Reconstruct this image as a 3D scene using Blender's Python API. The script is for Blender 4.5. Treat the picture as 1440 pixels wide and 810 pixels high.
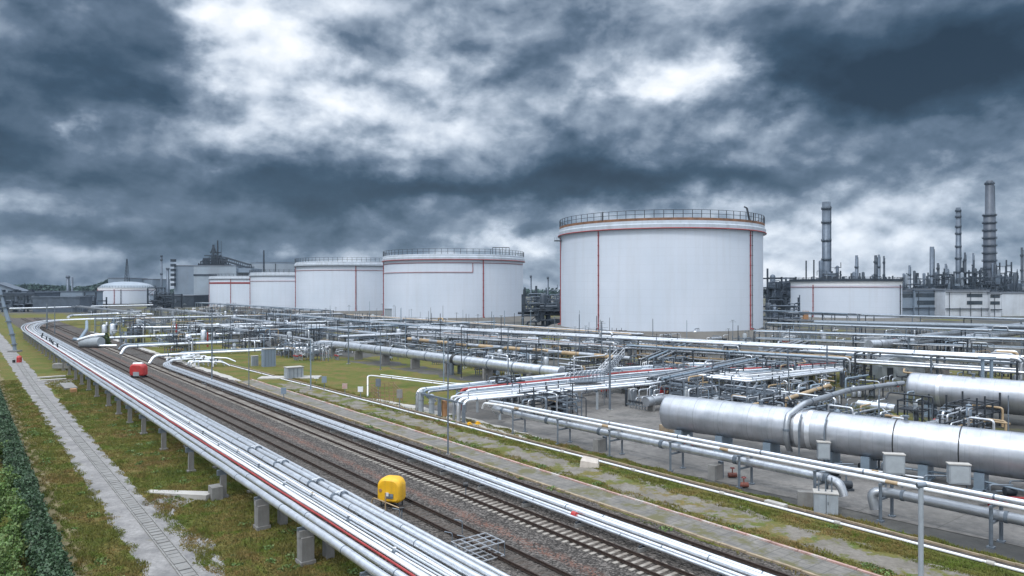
import bpy, math, random
import numpy as np
from mathutils import Vector, Matrix
R = math.radians
rnd = random.Random(7)
for o in list(bpy.data.objects): bpy.data.objects.remove(o)
C = bpy.context.scene.collection
sc = bpy.context.scene

# ---------------------------------------------------------------- camera
CAMZ = 16.0
cam = bpy.data.objects.new('camera', bpy.data.cameras.new('camera')); C.objects.link(cam)
cam.location = (0, 0, CAMZ); cam.rotation_euler = (R(90), 0, 0)
cam.data.sensor_width = 36; cam.data.lens = 25.0
cam.data.clip_start = .5; cam.data.clip_end = 20000
sc.camera = cam
sc.render.resolution_x = 1024; sc.render.resolution_y = 576
sc.view_settings.view_transform = 'Standard'; sc.view_settings.look = 'None'
sc.view_settings.gamma = 1; sc.view_settings.use_curve_mapping = False
sc.view_settings.exposure = 0.2
sc.cycles.max_bounces = 5; sc.cycles.diffuse_bounces = 2; sc.cycles.glossy_bounces = 3
sc.cycles.volume_bounces = 0

# ---------------------------------------------------------------- sun
SUN_AZ, SUN_EL = R(215), R(55)          # compass angle of the sun from +Y, clockwise
sl = bpy.data.lights.new('sun', 'SUN'); sl.energy = 1.5; sl.angle = R(10); sl.color = (1, .97, .93)
so = bpy.data.objects.new('sun', sl); C.objects.link(so)
sd = Vector((math.sin(SUN_AZ)*math.cos(SUN_EL), math.cos(SUN_AZ)*math.cos(SUN_EL), math.sin(SUN_EL)))
so.rotation_euler = sd.to_track_quat('Z', 'Y').to_euler()
so.location = (0, 0, 300)

# ---------------------------------------------------------------- sky: Nishita with a deck of storm clouds by direction
class NT:
    def __init__(s, nt): s.nt = nt; s.N = nt.nodes; s.L = nt.links
    def n(s, t, **k):
        x = s.N.new(t)
        for a, b in k.items(): setattr(x, a, b)
        return x
    def put(s, sock, v):
        if hasattr(v, 'is_output'): s.L.new(v, sock)
        elif v is not None: sock.default_value = v
    def m(s, op, a, b=None, c=None, clamp=False):
        x = s.n('ShaderNodeMath', operation=op, use_clamp=clamp)
        s.put(x.inputs[0], a); s.put(x.inputs[1], b); s.put(x.inputs[2], c)
        return x.outputs[0]
    def noise(s, vec, scale, detail=4, rough=.55, dist=0.0):
        x = s.n('ShaderNodeTexNoise'); s.put(x.inputs['Vector'], vec)
        x.inputs['Scale'].default_value = scale; x.inputs['Detail'].default_value = detail
        x.inputs['Roughness'].default_value = rough; x.inputs['Distortion'].default_value = dist
        return x.outputs['Fac']
    def ramp(s, f, stops):
        x = s.n('ShaderNodeValToRGB'); e = x.color_ramp.elements
        while len(e) < len(stops): e.new(.5)
        for i, (p, c) in enumerate(stops):
            e[i].position = p; e[i].color = (*c, 1) if len(c) == 3 else c
        s.put(x.inputs[0], f); return x.outputs[0]
    def mix(s, f, a, b, mode='MIX'):
        x = s.n('ShaderNodeMix', data_type='RGBA', blend_type=mode)
        s.put(x.inputs[0], f)
        for sock, v in ((x.inputs[6], a), (x.inputs[7], b)):
            if isinstance(v, tuple): sock.default_value = (*v, 1) if len(v) == 3 else v
            else: s.L.new(v, sock)
        return x.outputs[2]
    def vmul(s, v, k):
        x = s.n('ShaderNodeVectorMath', operation='MULTIPLY'); s.L.new(v, x.inputs[0]); x.inputs[1].default_value = k
        return x.outputs[0]
    def dot(s, v, k):
        x = s.n('ShaderNodeVectorMath', operation='DOT_PRODUCT'); s.L.new(v, x.inputs[0]); x.inputs[1].default_value = k
        return x.outputs['Value']

w = bpy.data.worlds.new('World'); sc.world = w; w.use_nodes = True
t = NT(w.node_tree); t.N.clear()
tc = t.n('ShaderNodeTexCoord').outputs['Generated']
sx = t.n('ShaderNodeSeparateXYZ'); t.L.new(tc, sx.inputs[0])
az = t.m('ARCTAN2', sx.outputs[0], sx.outputs[1])
el = t.m('ARCSINE', sx.outputs[2])
# clouds seen in perspective: sample noise on a flat deck
zz = t.m('ADD', t.m('MAXIMUM', sx.outputs[2], 0.0), .16)
cx = t.n('ShaderNodeCombineXYZ')
t.L.new(t.m('DIVIDE', sx.outputs[0], zz), cx.inputs[0]); t.L.new(t.m('DIVIDE', sx.outputs[1], zz), cx.inputs[1])
deck = cx.outputs[0]
n1 = t.noise(deck, .75, 9, .60, .25)
n2 = t.noise(t.vmul(tc, (1, 1, 1.9)), 4.6, 8, .50, .15)
n3 = t.noise(t.vmul(tc, (1.2, 1.2, 1.9)), 2.9, 10, .58)
n4 = t.noise(t.vmul(tc, (1, 1, 1.5)), 3.6, 10, .58)
azw = t.m('ADD', az, t.m('MULTIPLY', t.m('SUBTRACT', n3, .5), .44))
elw = t.m('ADD', el, t.m('MULTIPLY', t.m('SUBTRACT', n4, .5), .25))
def blob(px, py, sxp, syp, a):
    A = math.atan((px-720)/1000); E = math.atan((405-py)/1000*math.cos(A))
    q = t.m('POWER', t.m('DIVIDE', t.m('SUBTRACT', azw, A), sxp/1000), 2.0)
    q = t.m('ADD', q, t.m('POWER', t.m('DIVIDE', t.m('SUBTRACT', elw, E), syp/1000), 2.0))
    return t.m('MULTIPLY', t.m('EXPONENT', t.m('MULTIPLY', q, -1.0)), a)
BL = [(1290, 85, 215, 92, -.48), (1180, 125, 100, 45, -.16), (1420, 70, 140, 110, -.20), (1120, 50, 60, 60, -.12), (60, 160, 100, 110, -.34), (190, 70, 75, 65, -.20), (40, 60, 60, 40, .06),
      (600, 268, 340, 34, -.46), (330, 275, 200, 46, -.16), (960, 245, 230, 28, -.32), (820, 225, 120, 40, -.10), (1250, 215, 200, 20, -.12), (1300, 185, 220, 10, .10), (530, 75, 50, 45, -.20), (850, 50, 90, 35, -.16),
      (320, 50, 75, 75, .34), (430, 40, 110, 60, .27), (350, 150, 85, 50, .26), (250, 10, 60, 30, .1), (135, 185, 14, 22, .22), (440, 160, 40, 14, .20), (560, 190, 60, 30, .14),
      (950, 110, 70, 40, .34), (900, 125, 50, 22, .20), (1040, 170, 70, 22, .30), (1000, 90, 40, 40, .2), (600, 90, 45, 45, .22), (720, 100, 110, 70, .13), (480, 110, 90, 50, .12),
      (1120, 325, 240, 58, .30), (1370, 270, 170, 75, .20), (1330, 330, 160, 30, -.06), (130, 328, 260, 22, -.24), (30, 268, 60, 28, .22), (200, 380, 300, 14, .04), (350, 325, 300, 22, -.14),
      (740, 352, 80, 16, .22), (690, 352, 70, 14, .10), (700, 190, 150, 60, .04), (1250, 385, 200, 18, .10), (430, 355, 100, 10, .08)]
B = .575
acc = t.m('ADD', B, 0.0)
for b in BL: acc = t.m('ADD', acc, blob(*b))
def shifted(d):
    x = t.n('ShaderNodeVectorMath', operation='ADD'); t.L.new(tc, x.inputs[0]); x.inputs[1].default_value = d; return x.outputs[0]
LIT = (-.012, 0, .030)                               # the clouds are lit from above left: compare their thickness a little that way
q2 = t.noise(t.vmul(shifted(LIT), (1, 1, 1.9)), 4.6, 8, .50, .15)
h1 = t.noise(t.vmul(tc, (1, 1, 1.5)), 10., 6, .50, .2); h2 = t.noise(t.vmul(shifted((-.006, 0, .015)), (1, 1, 1.5)), 10., 6, .50, .2)
acc = t.m('ADD', acc, t.m('MULTIPLY', t.m('SUBTRACT', n1, .5), .20))
acc = t.m('ADD', acc, t.m('MULTIPLY', t.m('SUBTRACT', .5, n2), .50))
wgt = t.m('ADD', .22, t.m('MULTIPLY', t.m('SUBTRACT', acc, .05), 1.5, clamp=True))          # thick dark cloud is smoother
relief = t.m('ADD', t.m('MULTIPLY', t.m('SUBTRACT', n2, q2), 1.7), t.m('MULTIPLY', t.m('SUBTRACT', h1, h2), 1.5))
acc = t.m('ADD', acc, t.m('MULTIPLY', relief, t.m('MULTIPLY', wgt, .8)))
n5 = t.noise(t.vmul(tc, (1, 1, 1.5)), 8., 9, .57, .25)
acc = t.m('ADD', acc, t.m('MULTIPLY', t.m('MULTIPLY', t.m('SUBTRACT', n5, .5), .62), wgt))
back = t.m('MULTIPLY', t.m('SUBTRACT', .25, sx.outputs[1]), 1.1, clamp=True)      # unseen sky behind and above brightened to add light on the scene
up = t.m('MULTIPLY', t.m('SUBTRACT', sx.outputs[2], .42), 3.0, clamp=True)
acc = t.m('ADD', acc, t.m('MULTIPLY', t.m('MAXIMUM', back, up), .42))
cc = t.ramp(t.m('DIVIDE', acc, 1.25), [(.0, (.013, .030, .053)), (.15, (.034, .068, .112)), (.32, (.108, .158, .228)), (.48, (.265, .33, .42)), (.63, (.50, .57, .67)), (.8, (.76, .82, .90)), (1., (.97, .98, 1.0))])
sky = t.n('ShaderNodeTexSky', sky_type='NISHITA'); sky.sun_disc = False
sky.sun_elevation = SUN_EL; sky.sun_rotation = SUN_AZ
b1 = t.n('ShaderNodeBackground'); t.L.new(sky.outputs[0], b1.inputs[0]); b1.inputs[1].default_value = .08
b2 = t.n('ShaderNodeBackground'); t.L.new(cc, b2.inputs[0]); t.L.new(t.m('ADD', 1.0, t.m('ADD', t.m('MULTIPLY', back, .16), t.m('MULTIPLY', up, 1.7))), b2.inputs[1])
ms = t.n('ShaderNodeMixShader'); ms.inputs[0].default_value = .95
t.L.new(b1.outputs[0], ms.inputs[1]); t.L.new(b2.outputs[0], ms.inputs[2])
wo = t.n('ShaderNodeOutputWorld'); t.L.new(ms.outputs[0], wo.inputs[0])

# ================================================================= helpers
c_, s_ = .79015, .61291
D = Vector((-s_, c_, 0)); N = Vector((c_, s_, 0))       # along the tracks / to the right of them
def W(u, v, z=0.0): return Vector((c_*v - s_*u, s_*v + c_*u, z))
def G(px, py, z=0.0):                                    # where a photo pixel meets the level z
    d = (CAMZ-z)/(py-405)*1000
    return Vector(((px-720)*d/1000, d, z))
def at(px, py, Y): return Vector(((px-720)*Y/1000, Y, CAMZ-(py-405)*Y/1000))
def uvof(p): return (-s_*p.x + c_*p.y, c_*p.x + s_*p.y)
NUM = ['first', 'second', 'third', 'fourth', 'fifth', 'sixth', 'seventh', 'eighth', 'ninth', 'tenth', 'eleventh', 'twelfth', 'thirteenth',
       'fourteenth', 'fifteenth', 'sixteenth', 'seventeenth', 'eighteenth', 'nineteenth', 'twentieth']
def nth(i): return NUM[i] if i < 20 else '%d%s' % (i+1, {1: 'st', 2: 'nd', 3: 'rd'}.get((i+1) % 10, 'th'))

class MB:
    def __init__(s): s.v = []; s.f = []; s.sm = []; s.mi = []; s.cur = 0
    def add(s, vs, fs, smooth=False):
        k = len(s.v); s.v += [tuple(p) for p in vs]; s.f += [tuple(i+k for i in f) for f in fs]; s.sm += [smooth]*len(fs); s.mi += [s.cur]*len(fs)
    def box(s, lo, hi, M=None):
        x0, y0, z0 = lo; x1, y1, z1 = hi
        vs = [Vector(p) for p in ((x0,y0,z0),(x1,y0,z0),(x1,y1,z0),(x0,y1,z0),(x0,y0,z1),(x1,y0,z1),(x1,y1,z1),(x0,y1,z1))]
        if M: vs = [M @ p for p in vs]
        s.add(vs, [(0,3,2,1),(4,5,6,7),(0,1,5,4),(1,2,6,5),(2,3,7,6),(3,0,4,7)])
    def obox(s, c, d, L, Wd, z0, z1):                    # box centred on c, L along d, Wd across
        d = Vector((d[0], d[1], 0)).normalized(); n = Vector((d.y, -d.x, 0))
        P = []
        for z in (z0, z1):
            for a, b in ((-1,-1),(1,-1),(1,1),(-1,1)):
                q = Vector((c[0], c[1], 0)) + d*a*L/2 + n*b*Wd/2; P.append((q.x, q.y, z))
        s.add(P, [(0,1,2,3),(7,6,5,4),(4,5,1,0),(5,6,2,1),(6,7,3,2),(7,4,0,3)])
    def beam(s, a, b, wd, h=None):
        a = Vector(a); b = Vector(b); h = h or wd
        d = (b-a)
        if d.length < 1e-5: return
        d.normalize()
        upv = Vector((0,0,1)) if abs(d.z) < .95 else Vector((0,1,0)) if abs(d.y) < .9 else Vector((1,0,0))
        x = d.cross(upv).normalized()*wd/2; y = x.cross(d).normalized()*h/2
        s.add([a-x-y, a+x-y, a+x+y, a-x+y, b-x-y, b+x-y, b+x+y, b-x+y],
              [(0,1,2,3),(7,6,5,4),(0,4,5,1),(1,5,6,2),(2,6,7,3),(3,7,4,0)])
    def tube(s, pts, r, seg=10, cap=True):
        P = [Vector(p) for p in pts]
        Q = [P[0]]
        for p in P[1:]:
            if (p-Q[-1]).length > 1e-4: Q.append(p)
        P = Q
        if len(P) < 2: return
        if not isinstance(r, (list, tuple)): r = [r]*len(P)
        tang = []
        for i in range(len(P)):
            a = P[min(i+1, len(P)-1)] - P[max(i-1, 0)]
            tang.append(a.normalized() if a.length > 1e-6 else Vector((0,0,1)))
        t0 = tang[0]
        x = t0.cross(Vector((0,0,1)) if abs(t0.z) < .9 else Vector((0,1,0))).normalized()
        vs = []
        for i, p in enumerate(P):
            x = (x - tang[i]*x.dot(tang[i])).normalized(); y = tang[i].cross(x)
            for k in range(seg):
                a = 2*math.pi*k/seg; vs.append(p + (x*math.cos(a) + y*math.sin(a))*r[i])
        fs = []
        for i in range(len(P)-1):
            for k in range(seg):
                k2 = (k+1) % seg; fs.append((i*seg+k, i*seg+k2, (i+1)*seg+k2, (i+1)*seg+k))
        s.add(vs, fs, True)
        if cap:
            s.add(vs[:seg], [tuple(reversed(range(seg)))]); s.add(vs[-seg:], [tuple(range(seg))])
    def rings(s, pts, r, every, L=.12, off=0., seg=10):   # joint bands along a pipe
        P = [Vector(p) for p in pts]; need = off + every*.5
        for a, b in zip(P[:-1], P[1:]):
            l = (b-a).length
            if l < 1e-6: continue
            d = (b-a)/l
            while need < l:
                q = a + d*need; s.tube([q-d*L/2, q+d*L/2], r, seg); need += every
            need -= l
    def lathe(s, c, prof, seg=24, a0=0., a1=2*math.pi, smooth=True):
        c = Vector(c); full = abs(a1-a0-2*math.pi) < 1e-6; m = seg if full else seg+1
        vs = []
        for r, z in prof:
            for k in range(m):
                a = a0 + (a1-a0)*k/seg; vs.append(c + Vector((math.sin(a)*r, math.cos(a)*r, z)))
        fs = []
        for i in range(len(prof)-1):
            for k in range(seg):
                k2 = (k+1) % m; fs.append((i*m+k, (i+1)*m+k, (i+1)*m+k2, i*m+k2))
        s.add(vs, fs, smooth)
    def arc_tube(s, c, rad, z, r, a0, a1, n=48, seg=6):
        s.tube([Vector(c) + Vector((math.sin(a0+(a1-a0)*k/n)*rad, math.cos(a0+(a1-a0)*k/n)*rad, z)) for k in range(n+1)], r, seg)
    def build(s, name, m, parent=None, origin=None):
        me = bpy.data.meshes.new(name)
        o0 = Vector(origin) if origin is not None else (parent['_o'].copy() if False else Vector((0,0,0)))
        if parent is not None and origin is None: o0 = worldloc(parent)
        me.from_pydata([(p[0]-o0.x, p[1]-o0.y, p[2]-o0.z) for p in s.v], [], s.f)
        me.polygons.foreach_set('use_smooth', s.sm)
        for mm in (m if isinstance(m, tuple) else (m,)): me.materials.append(mm)
        me.polygons.foreach_set('material_index', s.mi); me.update()
        o = bpy.data.objects.new(name, me); C.objects.link(o)
        if parent is not None: o.parent = parent
        else: o.location = o0
        return o
def worldloc(o):
    l = Vector((0,0,0))
    while o is not None: l += o.location; o = o.parent
    return l
LABELS = {}
def tag(o, label, cat, group=None):
    o['label'] = label; o['category'] = cat
    if group: o['group'] = group
    LABELS.setdefault(label, []).append(o.name)
    return o
def thing(name, label, cat, loc, group=None):
    o = bpy.data.objects.new(name, None); C.objects.link(o); o.location = loc; o.empty_display_size = .3
    return tag(o, label, cat, group)
def solo(name, mb, m, label, cat, loc=None, group=None):
    if loc is None:
        z = min(p[2] for p in mb.v); p = min(mb.v, key=lambda q: q[2]); loc = (p[0], p[1], z)
    return tag(mb.build(name, m, None, loc), label, cat, group)
def struct(name, mb, m, kind='structure'):
    o = mb.build(name, m); o['kind'] = kind; return o
def copy_tree(o, parent=None):
    c = o.copy(); C.objects.link(c); c.parent = parent
    for ch in list(o.children): copy_tree(ch, c)
    return c
def rounded_box(c, d, L, Wd, z0, z1, rad, n=6):
    mb = MB(); d = Vector(d).normalized(); nn = Vector((d.y, -d.x, 0)); H = z1-z0
    ring = []
    for i, (sx_, sz) in enumerate(((1,0),(1,1),(-1,1),(-1,0))):
        cxx = sx_*(L/2-rad); cz = (H-rad) if sz else rad*.5; rr = rad if sz else rad*.5
        cxx = sx_*(L/2-rr)
        for k in range(n+1):
            a = [(-90,0),(0,90),(90,180),(180,270)][i]; th = R(a[0]+(a[1]-a[0])*k/n)
            ring.append((cxx+rr*math.cos(th), cz+rr*math.sin(th)))
    layers = []
    for tt, k in ((-1, .80), (-.9, .92), (-.7, .98), (-.4, 1.), (.4, 1.), (.7, .98), (.9, .92), (1, .80)):
        layers.append([Vector((c[0],c[1],z0)) + d*x*k + nn*(tt*Wd/2) + Vector((0,0,(z-H/2)*k+H/2)) for x, z in ring])
    m_ = len(ring); vs = [p for l in layers for p in l]; fs = []
    for i in range(len(layers)-1):
        for k in range(m_): k2 = (k+1) % m_; fs.append((i*m_+k, (i+1)*m_+k, (i+1)*m_+k2, i*m_+k2))
    mb.add(vs, fs, True); mb.add(layers[0], [tuple(range(m_))]); mb.add(layers[-1], [tuple(reversed(range(m_)))])
    return mb
def fillet(pts, r, n=5):
    P = [Vector(p) for p in pts]; out = [P[0]]
    for i in range(1, len(P)-1):
        a, b, c = P[i-1], P[i], P[i+1]; la = (a-b).length; lb = (c-b).length
        if la < 1e-5 or lb < 1e-5: continue
        k = min(r, la*.48, lb*.48); p = b+(a-b)/la*k; q = b+(c-b)/lb*k
        for j in range(n+1):
            f = j/n; out.append(p*(1-f)**2 + b*2*f*(1-f) + q*f*f)
    out.append(P[-1]); return out
from mathutils import noise as mnoise
def ragged(poly, step, amp, seed):
    out = []; step = step*.35
    for i in range(len(poly)):
        a = Vector(poly[i]); b = Vector(poly[(i+1) % len(poly)]); L = (b-a).length; m = max(1, int(L/step))
        for k in range(m):
            p = a + (b-a)*k/m; q = p + Vector((seed*17.3, 0, 0)); e = Vector((0,0,0))
            for f, w_ in ((.28, 1.), (.8, .6), (2.1, .3)):
                e += Vector((mnoise.noise(q*f), mnoise.noise(q*f+Vector((31,7,0))), 0))*w_
            out.append(p + e*amp*2.2)
    return out
from mathutils.geometry import tessellate_polygon
def sheet(name, poly, z, m, kind='structure', step=0, amp=0, seed=1):
    P = [Vector((p[0], p[1], 0)) for p in poly]
    if step: P = ragged(P, step, amp, seed)
    tri = tessellate_polygon([P]); mb = MB()
    fs = []
    for f in tri:
        a, b, c = (P[i] for i in f)
        fs.append(f if (b-a).cross(c-a).z > 0 else (f[0], f[2], f[1]))
    mb.add([(p.x, p.y, z) for p in P], fs)
    return struct(name, mb, m, kind)
def strip(v0, v1, u0, u1, step=6):
    n = max(1, int((u1-u0)/step))
    return [W(u0+(u1-u0)*k/n, v0) for k in range(n+1)] + [W(u1-(u1-u0)*k/n, v1) for k in range(n+1)]

# ================================================================= materials
MATS = {}
def mat(name, base, rough=.6, metal=0., var=.12, scale=1.5, bump=0., bscale=20., alt=None, altw=.5, streak=0.):
    if name in MATS: return MATS[name]
    m = bpy.data.materials.new(name); m.use_nodes = True; t = NT(m.node_tree)
    bs = t.N['Principled BSDF']; tc = t.n('ShaderNodeTexCoord').outputs['Object']
    n = t.noise(tc, scale, 5, .6)
    lo = tuple(x*(1-var) for x in base); hi = tuple(min(1, x*(1+var)) for x in base)
    col = t.ramp(n, [(.3, lo), (.7, hi)])
    if alt:
        n2 = t.noise(tc, scale*.37, 6, .65)
        col = t.mix(t.ramp(n2, [(altw-.06, (0,0,0)), (altw+.1, (1,1,1))]), col, alt)
    if streak:
        n3 = t.noise(t.vmul(tc, (1, 1, .08)), scale*2, 4, .6)
        col = t.mix(t.m('MULTIPLY', t.ramp(n3, [(.45, (0,0,0)), (.8, (1,1,1))]), streak), col, (.12, .10, .085))
    t.L.new(col, bs.inputs['Base Color'])
    bs.inputs['Roughness'].default_value = rough; bs.inputs['Metallic'].default_value = metal
    if bump:
        bp = t.n('ShaderNodeBump'); bp.inputs['Strength'].default_value = bump; bp.inputs['Distance'].default_value = .05
        t.L.new(t.noise(tc, bscale, 4, .6), bp.inputs['Height']); t.L.new(bp.outputs[0], bs.inputs['Normal'])
    MATS[name] = m; return m
silver = mat('aluminium cladding', (.58,.61,.65), .34, .78, .18, 1.3, .06, 3., streak=.3)
silver2 = mat('worn aluminium cladding', (.36,.385,.415), .42, .75, .22, .9, .08, 2., alt=(.33,.35,.38), altw=.55)
bright = mat('bright aluminium cladding', (.74,.77,.81), .30, .75, .12, 1.2, streak=.25)
whitep = mat('white pipe paint', (.66,.68,.71), .4, 0, .07, 1.)
bluepipe = mat('blue grey pipe paint', (.20,.26,.32), .45, .2, .15, 1.)
redp = mat('red pipe paint', (.27,.03,.028), .45, 0, .2, 2.)
orange = mat('orange pipe paint', (.32,.17,.08), .5, 0, .2, 1.)
ochre = mat('ochre pipe paint', (.34,.25,.15), .5, 0, .22, .8)
steel = mat('galvanised steel', (.15,.18,.215), .5, .45, .2, 2.)
dsteel = mat('dark steel', (.035,.043,.054), .55, .3, .25, 2.)
concrete = mat('concrete', (.20,.20,.195), .85, 0, .2, 1.2, .3, 14, alt=(.15,.15,.145), altw=.6, streak=.5)
lconcrete = mat('light concrete', (.35,.34,.32), .85, 0, .16, .8, .25, 12)
cabinet = mat('grey cabinet paint', (.27,.305,.335), .5, 0, .12, 1.5, streak=.3)
yellow = mat('yellow plastic', (.72,.40,.012), .5, 0, .12, 1.5, streak=.35)
redplas = mat('red plastic', (.40,.03,.03), .5, 0, .15, 1.5, streak=.35)
white = mat('white paint', (.72,.74,.76), .5, 0, .05, 1.)
rust = mat('rusty rail', (.045,.030,.024), .7, .3, .35, 3.)
black = mat('black steel', (.02,.022,.025), .5, 0, .2, 2.)
wood = mat('tan timber', (.27,.215,.15), .8, 0, .3, 1.5)
pinkk = mat('faded pink kerb', (.36,.23,.205), .85, 0, .25, 1.5, alt=(.42,.40,.38), altw=.52)
facade = mat('white facade', (.46,.50,.55), .7, 0, .12, .15, streak=.3)
bluewall = mat('blue grey wall', (.17,.22,.28), .6, 0, .1, .1, streak=.2)
roofm = mat('dark roof', (.12,.14,.17), .7, 0, .15, .1)
glass = mat('window glass', (.03,.045,.06), .15, 0, .2, .3)
dkunit = mat('process steel', (.032,.045,.062), .55, .3, .3, .3)
ltunit = mat('process vessel cladding', (.085,.11,.145), .45, .4, .2, .3)
leafd = mat('dark hedge leaf', (.034,.072,.032), .6, 0, .6, 3.5)
leafl = mat('light shrub leaf', (.085,.15,.035), .6, 0, .55, 2.2, alt=(.16,.19,.07), altw=.56)
treem = mat('far tree leaf', (.020,.050,.040), .8, 0, .4, .12)
barkm = mat('bark', (.09,.065,.045), .9, 0, .2, 3.)

def tankmat():
    m = bpy.data.materials.new('tank shell paint'); m.use_nodes = True; t = NT(m.node_tree); bs = t.N['Principled BSDF']
    tc = t.n('ShaderNodeTexCoord').outputs['Object']; sx = t.n('ShaderNodeSeparateXYZ'); t.L.new(tc, sx.inputs[0])
    z = sx.outputs[2]; fr = t.m('FRACT', t.m('DIVIDE', z, 2.6)); seam = t.m('LESS_THAN', fr, .03)
    a = t.m('MULTIPLY', t.m('ARCTAN2', sx.outputs[0], sx.outputs[1]), 14.0)
    crs = t.m('FLOOR', t.m('DIVIDE', z, 2.6)); sh = t.m('FRACT', t.m('ADD', a, t.m('MULTIPLY', crs, .5)))
    seam = t.m('MAXIMUM', seam, t.m('LESS_THAN', sh, .012))
    cell = t.m('ADD', t.m('FLOOR', t.m('ADD', a, t.m('MULTIPLY', crs, .5))), t.m('MULTIPLY', crs, 17.3))
    wn = t.n('ShaderNodeTexWhiteNoise', noise_dimensions='1D'); t.L.new(cell, wn.inputs['W'])
    n = t.noise(tc, .05, 4, .5); st = t.noise(t.vmul(tc, (1, 1, .05)), .6, 5, .6)
    col = t.ramp(n, [(.3, (.51,.57,.65)), (.7, (.58,.63,.71))])
    col = t.mix(t.m('MULTIPLY', wn.outputs['Value'], .05), col, (.45,.48,.52))
    col = t.mix(t.m('MULTIPLY', t.ramp(st, [(.5, (0,0,0)), (.85, (1,1,1))]), .24), col, (.37,.36,.35))
    col = t.mix(t.m('MULTIPLY', seam, .22), col, (.3,.33,.37))
    t.L.new(col, bs.inputs['Base Color']); bs.inputs['Roughness'].default_value = .45
    return m
ltank = mat('weathered dome', (.24,.285,.335), .5, 0, .1, .1); tankm = tankmat(); girdm = mat('wind girder paint', (.42,.47,.53), .5, 0, .08, .3, streak=.3); rustedge = mat('rusty walkway edge', (.20,.10,.055), .7, 0, .4, .5)
def vesselmat():
    m = bpy.data.materials.new('vessel cladding'); m.use_nodes = True; t = NT(m.node_tree); bs = t.N['Principled BSDF']
    tc = t.n('ShaderNodeTexCoord').outputs['Object']; sx = t.n('ShaderNodeSeparateXYZ'); t.L.new(tc, sx.inputs[0])
    fr = t.m('FRACT', t.m('DIVIDE', sx.outputs[0], .95)); seam = t.m('LESS_THAN', fr, .025)
    wn = t.n('ShaderNodeTexWhiteNoise', noise_dimensions='1D'); t.L.new(t.m('FLOOR', t.m('DIVIDE', sx.outputs[0], .95)), wn.inputs['W'])
    n = t.noise(tc, .7, 6, .65)
    col = t.ramp(n, [(.3, (.35,.375,.41)), (.7, (.52,.54,.58))])
    col = t.mix(t.m('MULTIPLY', wn.outputs['Value'], .22), col, (.35,.38,.42))
    col = t.mix(t.m('MULTIPLY', seam, .4), col, (.15,.17,.2))
    zz = t.noise(t.vmul(tc, (1, .15, .15)), 1.6, 5, .7)
    col = t.mix(t.m('MULTIPLY', t.ramp(zz, [(.5, (0,0,0)), (.75, (1,1,1))]), .28), col, (.30,.27,.25))
    t.L.new(col, bs.inputs['Base Color']); bs.inputs['Metallic'].default_value = .72
    t.L.new(t.m('ADD', .27, t.m('MULTIPLY', n, .2)), bs.inputs['Roughness'])
    bp = t.n('ShaderNodeBump'); bp.inputs['Strength'].default_value = .12; bp.inputs['Distance'].default_value = .05
    t.L.new(t.noise(tc, 1.1, 3, .5), bp.inputs['Height']); t.L.new(bp.outputs[0], bs.inputs['Normal'])
    return m
vesselm = vesselmat()

def grasscol(t, tc):
    a = t.noise(tc, .16, 6, .62); b = t.noise(tc, .55, 6, .65); c = t.noise(tc, 5., 4, .7)
    col = t.ramp(a, [(.36, (.055,.090,.016)), (.45, (.115,.118,.028)), (.53, (.165,.130,.045)), (.61, (.185,.118,.050)), (.68, (.14,.085,.045))])
    col = t.mix(t.ramp(b, [(.50, (0,0,0)), (.62, (1,1,1))]), col, (.075,.120,.016))
    col = t.mix(t.ramp(c, [(.35, (1,1,1)), (.65, (0,0,0))]), col, (.085,.088,.030))
    return col
def grassmat(name='grass', sheetlike=True, gain=1.0):
    m = bpy.data.materials.new(name); m.use_nodes = True; t = NT(m.node_tree); bs = t.N['Principled BSDF']
    tc = t.n('ShaderNodeTexCoord').outputs['Object']
    gc = grasscol(t, tc)
    if gain != 1.0: gc = t.vmul(gc, (gain, gain, gain))
    t.L.new(gc, bs.inputs['Base Color']); bs.inputs['Roughness'].default_value = .9
    bs.inputs['Specular IOR Level'].default_value = .1
    if sheetlike:
        bp = t.n('ShaderNodeBump'); bp.inputs['Strength'].default_value = .8; bp.inputs['Distance'].default_value = .15
        t.L.new(t.noise(tc, 3.5, 6, .7), bp.inputs['Height']); t.L.new(bp.outputs[0], bs.inputs['Normal'])
    return m
grassm = grassmat(); blade = grassmat('grass blade', False, 1.32)
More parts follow.
